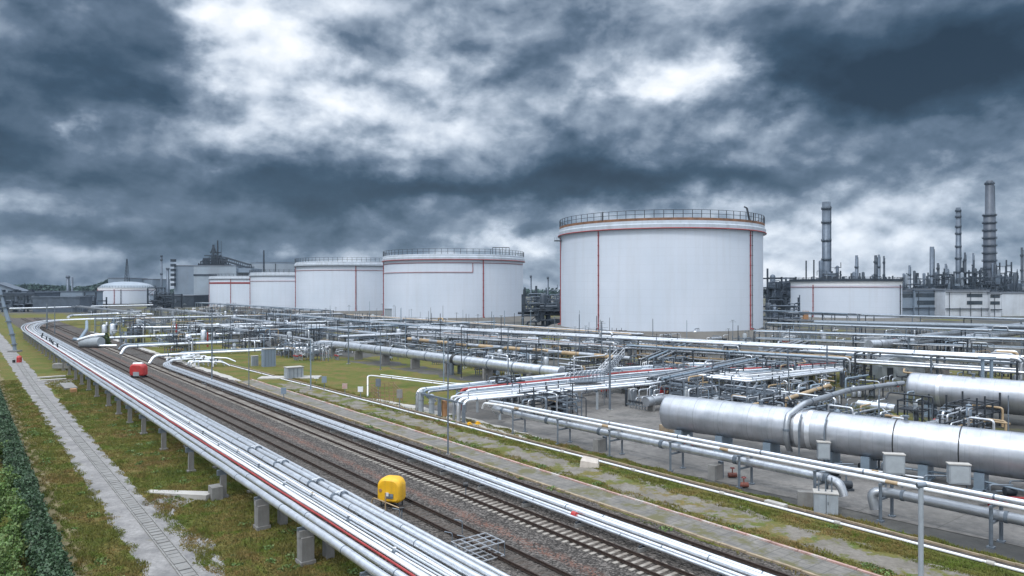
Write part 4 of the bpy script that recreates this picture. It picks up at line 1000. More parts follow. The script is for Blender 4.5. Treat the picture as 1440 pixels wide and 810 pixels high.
# ================================================================= central pipe rack with the drop-down ends
S0 = Vector((-12.3, 92.5)); S1 = Vector((-5.7, 83.8)); ns = 11
def lp(a, b, t): return a*(1-t)+b*t
def g2(px, py, z): p = G(px, py, z); return Vector((p.x, p.y))
CZ = 2.75
ML = (g2(860,519,CZ), g2(915,540,CZ)); MK = (g2(975,511.5,CZ), g2(985,529.5,CZ)); ME = (g2(1050,513,CZ), g2(1052,536.5,CZ)); MF = (g2(1190,506,CZ), g2(1184,521,CZ))
cols = [(silver,.2,'silver'), (bluepipe,.14,'blue grey'), (silver2,.12,'dull silver'), (redp,.17,'red'), (silver,.16,'silver'), (bluepipe,.1,'thin blue grey'), (silver2,.15,'dull silver'), (whitep,.12,'white'), (silver2,.12,'dull silver'), (bright,.19,'bright silver'), (bright,.15,'bright silver front')]
for i in range(ns):
    f = i/(ns-1); m_, r_, nm = cols[i]
    P2 = [lp(S0,S1,f), lp(*ML,f), lp(*MK,f), lp(*ME,f), lp(*MF,f)]
    z = CZ + (.0 if i % 2 == 0 else -.0)
    st = Vector((P2[0].x, P2[0].y, z)); dd = (P2[1]-P2[0]).normalized()
    if i in (3,4): st = st + Vector((dd.x, dd.y, 0))*4.5
    if i in (5,6): st = st + Vector((dd.x, dd.y, 0))*2.2
    P = [Vector((st.x, st.y, .12)), st] + [Vector((p.x, p.y, z)) for p in P2[1:]]
    if i in (1, 2, 7): P = [Vector((st.x,st.y,1.4))+Vector((dd.x,dd.y,0))*1.5] + P[1:]
    pipe(P, r_*1.25, m_, '%s pipe on the central rack, %s from its far side' % (nm, nth(i)), rf=.9, ring=7+i % 3, rr=1.1, rl=.14, group='pipes on the central rack', seg=12)
pipe([G(517,557,.1), G(517,527.5,2.2), G(565,533,1.3), G(637,542,1.), G(676,542,1.2), G(700,537,2.0), G(760,530,2.9), G(800,526,3.0), G(850,519,3.0)], .11, whitep, 'thin white pipe looping from the lawn onto the far side of the central rack', rf=1., seg=8, ring=8)
pipe([G(535,527,1.9), G(570,531,1.3), G(640,539.5,1.0), G(674,539.5,1.1)], .09, bright, 'second thin pipe just behind the looping white pipe on the lawn', rf=1., seg=8)
# supports of the central rack
f0 = None; k = 0
for j in range(15):
    tt = j/14
    if tt < .42: a = lp(S0,ML[0],tt/.42); b = lp(S1,ML[1],tt/.42)
    elif tt < .66: q_ = (tt-.42)/.24; a = lp(ML[0],ME[0],q_); b = lp(ML[1],ME[1],q_)
    else: q_ = (tt-.66)/.34; a = lp(ME[0],MF[0],q_); b = lp(ME[1],MF[1],q_)
    root = thing('pipe_trestle', 'steel trestle with posts under the central rack, %s from the left' % nth(j), 'pipe support', Vector((a.x,a.y,0)), 'frames under the central rack')
    for p in (a, lp(a,b,.5), b):
        mb = MB(); mb.beam((p.x,p.y,0), (p.x,p.y,CZ-.5), .3 if j % 3 else .42); mb.build('post', [steel, cabinet, dsteel][j % 3], root)
    mb = MB(); mb.beam((a.x,a.y,CZ-.38), (b.x,b.y,CZ-.38), .22, .24); mb.build('beam', steel, root)
for i, (px, py, m_, h, lab) in enumerate([(592,579,cabinet,2.6,'pale blue upright box at the far left end of the central rack'), (607,582,cabinet,2.3,'second pale upright box at the left end of the central rack'), (625,586,orange,2.,'orange upright drum at the left end of the central rack'),
                                 (660,598,yellow,.35,'low yellow pedestal at the front corner of the central rack'), (672,597,yellow,.35,'low yellow plinth just right of the corner pedestal')]):
    b = G(px, py, 0); mb = MB()
    if h > 1: mb.tube([b, b+Vector((0,0,h))], .35, 14); mb.tube([b+Vector((0,0,h*.6)), b+Vector((0,0,h*.65))], .42, 14); mb.lathe(b, [(.35,h),(.2,h+.2),(.01,h+.25)], 14)
    else: mb.obox(b, D, .6, .5, 0, .18); mb.obox(b, D, .35, .3, .18, h); 
    solo('pipe_pedestal', mb, m_, lab, 'pedestal', b)
# grey cabinets and a red container beneath
for i, (px, py, wpx, hpx, m_, lab) in enumerate([(890,570,11,22,cabinet,'pale grey cabinet under the central rack'), (935,562,18,18,redplas,'red container partly hidden behind the rounded end of the long vessel'),
                                        (971,556,12,18,cabinet,'grey cabinet behind the long vessel under the central rack'), (918,566,7,20,bluepipe,'narrow blue grey cabinet left of the red container'),
                                        (780,578,9,14,dsteel,'dark equipment box in shade under the central rack'), (955,558,6,16,cabinet,'slim grey cabinet right of the red container'),
                                        (376,516,17,25,bluewall,'tall ribbed grey blue cabinet on the far lawn'), (357,515,9,14,cabinet,'short grey cabinet left of the tall ribbed one'), (411,533,23,16,cabinet,'low wide grey cabinet on a pale slab on the lawn')]):
    b = G(px, py, 0); wd = wpx*b.y/1000; h = hpx*b.y/1000; b.y += wd*.3
    root = thing('equipment_cabinet', lab, 'cabinet', b); mb = MB(); mb.obox(b, N, wd, wd*.6, 0, h); mb.build('body', m_, root)
    mb = MB(); mb.obox(b, N, wd*1.06, wd*.68, h, h+.1); mb.build('roof', lconcrete, root)
    mb = MB()
    for k in range(4): mb.obox(b-D*(wd*.3+.02)+N*(-wd*.36+k*wd*.24), N, .05, .05, .15, h-.15)
    mb.build('ribs', steel, root)
b = G(412,533,0); mb = MB(); mb.obox(b+Vector((-1,1.5,0)), (1,.1,0), 10.5, 3.2, 0, .2); solo('concrete_slab', mb, lconcrete, 'pale slab under the low wide cabinet on the lawn', 'slab', b)
# lawn posts
for i, (px, py, h, m_, lab) in enumerate([(456,549,2.2,bluewall,'blue grey marker board on the lawn'), (485,556,1.8,pinkk,'pale round-headed marker on the lawn'), (507,560,1.7,whitep,'white topped marker on the lawn'),
                                  (532,557,2.6,steel,'grey marker board right of the lawn pipe riser'), (562,575,2.6,concrete,'worn concrete marker at the right end of the thin ground pipe'), (399,565,2.0,bluewall,'blue marker post beside the walkway'),
                                  (445,536,.8,whitep,'small white marker stub on the far lawn')]):
    b = G(px, py, 0); root = thing('marker_post', lab, 'marker', b, 'marker posts on the lawn')
    mb = MB(); mb.beam(b, b+Vector((0,0,h)), .09); mb.build('post', steel, root)
    mb = MB(); mb.obox(b-Vector((0,.07,0)), (1,0,0), .75, .08, h*.55, h); mb.build('board', m_, root)
# frame fence on the lawn
root = thing('wire_fence', 'small rusty mesh fence enclosure on the lawn', 'fence', G(540,560,0))
mb = MB()
ff = [G(522,555,0), G(553,551,0), G(566,566,0), G(535,566,0)]
for k in range(4):
    a = ff[k]; b = ff[(k+1) % 4]
    for j in range(5): p = a.lerp(b, j/5); mb.beam(p, p+Vector((0,0,1.5)), .06)
    for z in (.5,1.,1.5): mb.beam(a+Vector((0,0,z)), b+Vector((0,0,z)), .035)
mb.build('frame', mat('faded rust', (.2,.11,.08), .8, 0, .3, 2.), root)

# stair over the central rack
root = thing('crossover_stair', 'steel crossover stair with handrails climbing over the central rack', 'stair', G(815,556,0))
a = G(822, 553, .4); b = G(871, 500.5, 5.6); a2 = a+Vector((-3.,.8,0))
dn = Vector((.6,.8,0))
mb = MB(); 
for o_ in (-.9,.0,.9,1.8):
    mb.beam(a+dn*o_*.9, b+dn*o_*.9, .16)
for k in range(18): f = k/17; p = a.lerp(b, f); mb.beam(p-dn*.8, p+dn*1.6, .28, .07)
mb.build('stringer', silver2, root)
mb = MB()
for o_ in (-.9, 1.8):
    mb.beam(a+dn*o_*.9+Vector((0,0,1.1)), b+dn*o_*.9+Vector((0,0,1.1)), .08); mb.beam(a+dn*o_*.9+Vector((0,0,.6)), b+dn*o_*.9+Vector((0,0,.6)), .06)
    for k in range(12): p = a.lerp(b, k/11)+dn*o_*.9; mb.beam(p, p+Vector((0,0,1.1)), .06)
mb.build('handrail', bright, root)
mb = MB(); pl = a+Vector((0,0,3.0)); pp = G(826, 536, 3.2)
mb.obox(pp, (1,.3,0), 4.2, 2.4, 3.2, 3.32)
for k in range(8):
    for s2 in (-1.15,1.15): q0 = pp+Vector((1,.3,0)).normalized()*(-2.+k*.57)+Vector((-.3,1,0)).normalized()*s2; mb.beam(Vector((q0.x,q0.y,0 if k in (0,7) else 3.2)), Vector((q0.x,q0.y,4.4)), .07)
for s2 in (-1.15,1.15):
    for z in (3.8,4.4): q0 = pp+Vector((-.3,1,0)).normalized()*s2; e_ = Vector((1,.3,0)).normalized(); mb.beam(Vector((q0.x,q0.y,z))-e_*2, Vector((q0.x,q0.y,z))+e_*2, .06)
mb.build('landing', steel, root)
mb = MB()
for k in range(7):
    p = G(786+k*6, 549-k*.6, 1.0); mb.tube(fillet([p, p+Vector((1.2,1.6,2.2)), p+Vector((1.9,2.6,2.4))], .5), .10, 8)
mb.build('flexible_hoses', silver2, root)

# ================================================================= mid-ground: labelled long pipes
pipe([W(166,67.5,1.6), W(163,68.2,2.6), W(157,69.2,2.7), W(148,70.2,2.7), W(119,71.8,2.7), W(97,73.2,2.7), W(84,75.0,2.6)], .92, silver, 'fat silver pipe running across the middle of the plant behind the lawn', rf=3, ring=6.3, rr=1.02, rl=.3, seg=24)
b = W(110.5,72.4,0); root = thing('pipe_saddle', 'black ring saddle clasping the fat silver pipe', 'pipe support', b)
mb = MB(); mb.tube([W(110.9,72.35,2.7), W(110.1,72.45,2.7)], 1.06, 24); mb.build('ring', black, root)
mb = MB(); mb.obox(W(110.5,71.6), D, .8, .5, 0, 2.2); mb.obox(W(110.5,73.4), D, .8, .5, 0, 2.2); mb.build('leg', steel, root)
for i in range(7):
    u = 90+i*11.3
    if abs(u-110.5) < 2: continue
    mb = MB(); v = 74.2-(u-85)*.065; mb.obox(W(u, v), N, 1.9, .5, 0, 1.9); solo('pipe_support', mb, concrete, 'concrete pier under the fat silver pipe, %s from its near end' % nth(i), 'pipe support', W(u,v,0), 'piers under the fat silver pipe')
pipe([W(160,90.5,3), W(154.9,90.7,3), W(133,91.3,3.0), W(122,93.5,3.0), W(103,96.0,3.0), W(92,98,2.9)], .42, ochre, 'ochre yellow pipe crossing behind the fat silver pipe', rf=2, ring=8, ringm=silver2, rr=1.03, rl=3.6, seg=16)
pipe([W(170,86,2.2), W(150,87,2.2), W(120,90,2.2), W(96,93,2.2)], .2, silver2, 'thin dull pipe in front of the ochre yellow pipe', ring=10, seg=8)
for i, (u, va, vb, z, r_, m_, lab) in enumerate([(163.3,32,62,1.8,.33,bright,'white pipe crossing from the cluster by the tracks, nearest of the three left cross pipes'), (190,31,59,2.0,.42,silver,'silver pipe crossing left of centre, middle of the three left cross pipes'),
                                     (221,31,60,2.3,.42,silver,'silver pipe crossing at the left, farthest of the three left cross pipes'), (206,33,58,1.4,.2,bluepipe,'thin blue grey pipe between the middle and far left cross pipes'),
                                     (176,40,66,1.2,.16,bluepipe,'thin blue grey pipe between the near and middle left cross pipes')]):
    pipe([W(u-.5,va-1,.3), W(u,va,z)] + [W(u+.8*math.sin(k), va+(vb-va)*k/5, z) for k in range(1,5)] + [W(u+.5,vb,z), W(u-3,vb+3,z)], r_, m_, lab, rf=1.5, ring=9, rr=1.07, rl=.2, seg=12)
# valve cluster where the low pipes turn
for i in range(14):
    q = random.Random(100+i); u = 150+q.uniform(0,16); v = 32.5+q.uniform(0,9); b = W(u,v,0)
    root = thing('pipe_manifold', 'white branching manifold beside the tracks, %s in its cluster' % nth(i), 'manifold', b, 'manifolds beside the tracks')
    mb = MB(); d0 = W(u+q.uniform(-3,3), v+q.uniform(2,5), 0)-b
    mb.tube(fillet([b+Vector((0,0,.1)), b+Vector((0,0,.8+q.random()*.5)), b+d0+Vector((0,0,.9)), b+d0*1.3+Vector((0,0,.1))], .6), .16+q.random()*.1, 10); mb.build('pipework', [bright, whitep, silver][i % 3], root)
    mb = MB(); p = b+d0*.5+Vector((0,0,1.0)); mb.tube([p, p+Vector((0,0,.5))], .1, 8); mb.tube([p+Vector((0,0,.5)), p+Vector((0,0,.56))], .28, 12); mb.build('hand_wheel', dsteel, root)
# large white machine and conical shrub (left)
b = G(136, 489, 0); root = thing('valve_house', 'rounded pale grey machine house beside the track near the conical shrub', 'machine house', b)
mb = MB(); mb.tube([b+Vector((-4.5,1,1.2)), b+Vector((1.5,-.5,1.5))], 1.4, 14); mb.build('body', cabinet, root)
mb = MB(); mb.tube(fillet([b+Vector((-5,0,2.)), b+Vector((-1,0,3.2)), b+Vector((1,2,3.3))], 1), .5, 10); mb.tube([b+Vector((1,-1,.6)), b+Vector((6,-1,.6))], .35, 10); mb.build('pipework', bright, root)
b = G(146, 488.5, 0)+Vector((0,1,0)); g = np.random.default_rng(9); n = 1600; th = g.random(n)*2*np.pi; zz_ = g.random(n)**.8; rr_ = (1-zz_*.75)*1.6*g.random(n)**.5
P = np.stack([b.x+np.cos(th)*rr_, b.y+np.sin(th)*rr_, .3+zz_*3.4], 1)
root = thing('conical_shrub', 'small dark green conical shrub between the white pipes at the left', 'shrub', b)
o = mesh_np('foliage', leafcloud(P, .2, 3), 4, mat('olive leaf', (.055,.085,.03), .7, 0, .4, 1.), tuple(b)); o.parent = root; o.location = (0,0,0)
mb = MB(); mb.tube([b, b+Vector((0,0,2.6))], .12, 7); mb.build('trunk', barkm, root)
pipe([G(104,477,.5), G(112,478,.4), G(122,463,2.5), G(122,452,3.5)], .5, bluepipe, 'thick bent blue grey pipe standing up beside the far track', rf=2.5, ring=0)
pipe([G(96,446,3.2), G(100,444,3.2), G(165,441,3.2), G(215,442,3.2)], .55, bright, 'far bright pipe ending in a rounded nose right of the rack bend', rf=2, ring=12)
pipe([G(13,434,3.5), G(60,433,3.5), G(140,430.5,3.5), G(215,429,3.5)], .5, bright, 'farthest thin bright pipe across the left below the small far tank', ring=0, seg=8)

# ================================================================= plant racks (grid of steel pipe racks)
def rack(desc, a, b, wd, z, pipes, step, second=None, post=.22, rail=False):
    a = Vector((a.x,a.y,0)); b = Vector((b.x,b.y,0)); d = (b-a); L = d.length; d.normalize(); n = Vector((d.y,-d.x,0))
    if n.y > 0: n = -n                       # n points to the viewer's side
    root = thing('pipe_rack', 'steel pipe rack '+desc, 'pipe rack', a, 'steel pipe racks in the plant')
    m = max(1, int(L/step)); q = random.Random(int(L*10))
    for k in range(min(m+1, 60)):
        p = a+d*(L*k/m); mb = MB()
        for s2 in (-1, 1): mb.beam(p+n*s2*wd/2, p+n*s2*wd/2+Vector((0,0,z)), post)
        for zz_ in ([z-.12] + ([second-.12] if second else [])): mb.beam(p-n*(wd/2+.2)+Vector((0,0,zz_)), p+n*(wd/2+.2)+Vector((0,0,zz_)), post*.9)
        if k % 4 == 1 : mb.beam(p-n*wd/2+Vector((0,0,.2)), p+n*wd/2+Vector((0,0,z-.2)), .1)
        mb.build('frame', steel if k % 2 else dsteel, root)
    mb = MB()
    for s2 in (-1,1): mb.beam(a+n*s2*wd/2+Vector((0,0,z-.3)), b+n*s2*wd/2+Vector((0,0,z-.3)), post*.8)
    mb.build('side_beams', steel, root)
    if rail:
        mb = MB(); k2 = int(L/2.5)
        for k in range(k2+1): p = a+d*(L*k/k2)+n*(wd/2+.3)+Vector((0,0,z)); mb.beam(p, p+Vector((0,0,1.1)), .06)
        for zz_ in (.55,1.1): mb.beam(a+n*(wd/2+.3)+Vector((0,0,z+zz_)), b+n*(wd/2+.3)+Vector((0,0,z+zz_)), .06)
        mb.build('railing', steel, root)
    names = {silver:'silver', silver2:'dull silver', steel:'steel grey', bright:'bright silver', whitep:'white', bluepipe:'blue grey', redp:'red', orange:'orange', ochre:'ochre', dsteel:'dark'}
    for lev, zl in ((0, z), (1, second)):
        if zl is None: continue
        ps = pipes if lev == 0 else list(reversed(pipes))[1:]
        tot = len(ps)
        for i, (m_, r_) in enumerate(ps):
            o_ = (i+.5)/tot*wd-wd/2; x0 = q.uniform(-2,1); x1 = q.uniform(-1,2)
            A = a+d*x0+n*o_+Vector((0,0,zl+r_)); Bp = b+d*x1+n*o_+Vector((0,0,zl+r_))
            P = [A-Vector((0,0,zl*.7)), A] if q.random() < .4 else [A]
            j = q.random()
            if j < .3: c1 = A.lerp(Bp,.45); P += [c1, c1+Vector((0,0,1.0)), c1+d*3+Vector((0,0,1.0)), c1+d*3]
            P += [Bp] + ([Bp-Vector((0,0,zl*.6))] if q.random() < .35 else [])
            pipe(P, r_, m_, '%s%s pipe, %s from far side, on the rack %s' % ('lower ' if lev else '', names[m_], nth(i), desc), rf=.8, seg=8, ring=step*1.3, rr=1.12, rl=.2, off=q.random()*5, group='pipes on the plant racks')
S_, S2, BR, WH, BL_, RD, OR, OC = (silver2,.2), (silver2,.15), (silver,.24), (whitep,.16), (bluepipe,.2), (redp,.14), (orange,.16), (ochre,.25)
rack('passing below the largest tank', W(168,97), W(38,126.5), 6, 5.2, [BR,S_,S2,BR,S_], 11, second=3.2)
rack('at right above the fat vessel', W(78,137), W(18,147), 5, 2.9, [BR,S_,BR,S2,BR], 9)
rack('behind the green lawn patch', W(100,110), W(60,118), 4, 4.0, [S2,OC,S_,BL_], 6, second=2.2)
rack('beyond the long ochre pipe', W(175,104), W(104,110), 5, 3.4, [S_,OR,S2,BR], 8)
rack('at the red-rectangle tank foot', W(300,140), W(128,140), 5, 3.6, [BR,S_,OC,S2], 10)
rack('mid-plant below the second tank', W(330,112), W(172,112), 5, 4.2, [BR,S2,S_,BL_], 10, second=2.2)
rack('low behind left cross pipes', W(290,70), W(176,70), 4, 2.6, [S_,BR,S2], 9)
rack('behind the tall ribbed cabinet', W(300,88), W(168,88), 5, 3.6, [S_,BL_,BR,S2], 9, second=1.8)
rack('past the far rack bend', W(470,90), W(330,90), 6, 4, [BR,S_,S2], 14)
rack('before the small far tank', W(560,60), W(380,66), 6, 4, [BR,S_,S2], 16)
rack('before the grey silo building', W(560,140), W(330,142), 6, 5, [BR,S_,S2,BL_], 14)
rack('crossing left of centre', W(250,62), W(250,150), 5, 3.4, [S_,S2,BR], 10)
rack('crossing below the second tank', W(205,66), W(205,150), 5, 3.8, [S2,S_,BL_], 9)
rack('crossing behind the fat pipe', W(168,76), W(168,128), 4.5, 3.6, [S_,BR,S2], 8, second=1.8)
rack('crossing at far left', W(330,50), W(330,150), 5, 3.2, [BR,S_,S2], 12)
rack('low before the right tank', W(110,168), W(10,205), 6, 4.4, [S2,(steel,.2),BL_,S2], 11, second=2.4)
rack('high before the white offices', W(150,250), W(-60,262), 7, 6.5, [S2,(steel,.2),BL_,S2], 15, second=3.5)
rack('between largest and right tanks', W(210,262), W(120,240), 6, 7., [S2,(steel,.2),BL_], 10, second=4)
rack('tall-posted before the right tank', W(120,190), W(0,215), 6, 5.5, [S2,(steel,.2),BL_,S2], 12)
rack('double-decked beside the concrete yard', W(66,78), W(74,112), 4.5, 3.2, [S_,S2,BL_,S2], 5, second=1.9, rail=False)
rack('low behind the long vessel', W(58,86), W(68,104), 3, 1.9, [BL_,S2,S_], 4)
rack('between the two big vessels', W(47.5,77.5), W(50.5,93), 2.4, 2.6, [S_,S2,OC], 5)
rack('at the right picture edge', W(60,128), W(20,134), 5, 4.6, [BR,S_,OC,S2], 9)
rack('between yard and high rack', W(84,96), W(104,132), 4, 3.4, [S2,BL_,S_], 6, second=1.8)
rack('joining at the green patch', W(76,120), W(88,152), 4, 3.6, [S_,BR,S2], 7)
rack('near the tracks far left', W(262,44), W(236,100), 4.5, 2.8, [BR,S_,S2], 9)
# fat pipes at right distance
pipe([G(1222,484.5,2.6), G(1300,480,2.6), G(1370,474,2.6), G(1455,464,2.6)], 1.05, silver, 'fat grey pipe rising towards the right edge behind the fat vessel', rf=3, ring=7, ringm=dsteel, rr=1.03, seg=20)
pipe([G(1290,475,4.2), G(1360,466,4.2), G(1455,455,4.2)], .8, silver2, 'second fat pipe above and behind the one at the right edge', rf=3, ring=8, rr=1.03, seg=16)
pipe([W(120,215,5.), W(60,240,5.), W(10,262,5)], .8, steel, 'long fat pipe in front of the white offices', rf=3, ring=10, seg=12)
# arched grey hut, white kiosk, red machine
b = G(1280, 536, 0); dd_ = Vector((1,-.12,0)).normalized(); b += Vector((0,3,0))
root = thing('arched_hut', 'grey arched hut between the high rack and the fat vessel', 'hut', b)
mb = MB(); prof = [(-1,0),(-1,.55),(-.82,.82),(-.5,.97),(0,1.),(.5,.97),(.82,.82),(1,.55),(1,0)]
nn_ = Vector((dd_.y,-dd_.x,0)); vs = []
for s2 in (-2.2, 2.2):
    for x, z in prof: vs.append(b+dd_*x*3.9+nn_*s2+Vector((0,0,z*4.1)))
k = len(prof); mb.add(vs, [tuple(range(k)), tuple(reversed(range(k, 2*k)))] + [(i, i+k, i+1+k, i+1) for i in range(k-1)]); mb.build('body', cabinet, root)
mb = MB(); mb.obox(b+nn_*2.23-dd_*2.6, dd_, 1.0, .06, .05, 2.2); mb.build('door', dsteel, root)
mb = MB(); mb.obox(b+nn_*2.2+dd_*4.6, dd_, 3., 4, 0, 3.2); mb.build('annex', concrete, root)
b = G(1228, 487, 1.5); root = thing('white_container', 'white flat-roofed container among the racks at the right', 'container', Vector((b.x,b.y,0)))
mb = MB(); mb.obox(b, (1,-.1,0), 5.2, 2.6, 0, 3.6); mb.build('body', facade, root); mb = MB(); mb.obox(b, (1,-.1,0), 5.5, 2.9, 3.6, 3.8); mb.build('roof', white, root)
b = G(1238, 486, 1.5)+Vector((1.2,-3,0)); root = thing('red_valve_station', 'red valve station in front of the white container', 'valve station', Vector((b.x,b.y,0)))
mb = MB(); mb.tube([b+Vector((-1.6,0,.6)), b+Vector((1.2,0,.6))], .3, 10); mb.tube([b+Vector((.6,0,.0)), b+Vector((.6,0,2.2))], .35, 10); mb.build('pipework', redplas, root)
mb = MB(); mb.obox(b+Vector((-.4,0,0)), (1,0,0), .6, .5, -.0, 2.0); mb.build('box', bluewall, root)

# yellow goal-post frame at right, tall H columns, poles
def pole(px, py, ytop, r_, label, m_=steel, head=None, grp='thin poles in the plant', arm=False):
    b = G(px, py, 0); h = CAMZ-(ytop-405)*b.y/1000
    root = thing('pole', label, 'pole', b, grp)
    mb = MB(); mb.tube([b, b+Vector((0,0,h))], [r_, r_*.75], 8); mb.build('shaft', m_, root)
    mb = MB(); mb.obox(b, (1,0,0), r_*5, r_*5, 0, .12); mb.build('base_plate', concrete, root)
    if head or arm:
        mb = MB()
        p = b+Vector((0,0,h))
        if arm: mb.beam(p+Vector((-.8,0,-.3)), p+Vector((.8,0,-.3)), .08)
        mb.obox(p, (1,0,0), .7, .25, p.z-.02, p.z+.14); mb.build('lamp_head', cabinet, root)
PO = [(630,640,472,.085,'tall thin grey pole at the walkway in front of the central rack',0), (624,541,476,.11,'pale blue pole by the thin pipe on the lawn',1), (437,548,478,.11,'thin pale pole on the lawn left of the low cabinet',1),
      (857.5,577,483,.16,'thick dark blue pole in front of the crossover stair',0), (298,539,440,.13,'grey pole at the left end of the walkway',0), (1236,664,556,.09,'thin pole standing before the long vessel',0),
      (785,545,470,.08,'thin pole left of the crossover stair',0), (350,545,474,.08,'thin pole left of the ribbed cabinet',0), (535,520,462,.1,'dark pole on the fat silver pipe',0),
      (490,512,455,.16,'dark pole at the left end of the fat silver pipe',0), (810,540,470,.07,'thin pole beside the stair landing',0), (1109,560,500,.1,'grey pole behind the long vessel',0),
      (1163,538,486,.16,'dark post at the right end of the central rack',0), (1229,528,500,.14,'steel post at the left of the green patch',0), (1240,528,500,.14,'steel post next to the one at the green patch',0),
      (170,494,446,.1,'pole between the conical shrub and the far bend',0), (77,470,428,.16,'tall pole beside the rack bend',0), (66,462,426,.3,'thick dark pole at the far bend',0), (1440,580,536,.1,'pole on the right edge behind the vessels',0),
      (1418,650,556,.07,'thin pole near the right edge before the fat vessel',0), (1311,600,568,.06,'short pole between the two vessels',0)]
for px,py,yt,r_,lab,hd in PO: pole(px,py,yt,r_,lab,[steel,bluepipe][hd],arm=hd)
q = random.Random(31)
k = 0
while k < 100:
    u = q.uniform(85, 330); v = q.uniform(64, 156); p = W(u,v,0)
    px = 720+p.x/p.y*1000; py = 405+CAMZ/p.y*1000
    if not (40 < px < 1430): continue
    h = q.uniform(5, 10); pole(px, py, 405+(CAMZ-h)/p.y*1000, q.uniform(.07,.12), 'thin lamp pole in the middle of the plant, %s from the left of that scatter' % '%d', q.choice([steel, dsteel, bluepipe]), arm=q.random() < .3)
    k += 1
pl = [o for o in C.objects if o.get('label','').endswith('%d')]
LABELS.pop('thin lamp pole in the middle of the plant, %d from the left of that scatter', None)
pl = sorted([o for o in C.objects if '%d' in str(o.get('label',''))], key=lambda o: o.location.x/o.location.y)
for i, o in enumerate(pl): o['label'] = 'thin lamp pole amid the plant, %s from the left of its scatter' % nth(i)
for i, (px, py, yt, lab) in enumerate([(1388,583,505,'tall double steel column in front of the fat vessel'), (1246,530,505,'double column under the high rack at the green patch')]):
    b = G(px,py,0); h = CAMZ-(yt-405)*b.y/1000; root = thing('steel_column', lab, 'column', b)
    for s2 in (-.55,.55) if i == 0 else (-.3,.3):
        mb = MB(); mb.beam(b+Vector((s2,0,0)), b+Vector((s2,0,h)), .28 if i == 0 else .2); mb.build('column', bluepipe, root)
    mb = MB(); mb.obox(b, (1,0,0), 1.9, .6, h, h+.3); mb.obox(b, (1,0,0), 1.3, .2, h*.5, h*.5+.2); mb.build('beam', bluepipe, root)
b = G(1320, 484, 0); root = thing('yellow_frame', 'small yellow goal-post frame among the pipes at the right', 'frame', b)
mb = MB(); mb.beam(b, b+Vector((0,0,4.2)), .3); mb.beam(b+Vector((1.6,0,2.5)), b+Vector((1.6,0,4.2)), .25); mb.build('post', ochre, root)
mb = MB(); mb.beam(b+Vector((-.2,0,4.2)), b+Vector((3,0,4.3)), .3); mb.build('beam', ochre, root)
for i, (px, py, h, m_, lab) in enumerate([(409,462,5.5,ochre,'yellow post among the racks left of centre'), (248,478,5,redp,'red post by the middle left cross pipe'), (292,488,4,redp,'shorter red post by the nearest left cross pipe'), (375,455,5,dsteel,'dark brown post below the white tank row')]):
    b = G(px,py,0); mb = MB(); mb.tube([b, b+Vector((0,0,h))], .22, 8); mb.tube([b+Vector((0,0,h*.5)), b+Vector((0,0,h*.55))], .35, 8); solo('marker_column', mb, m_, lab, 'post', b)

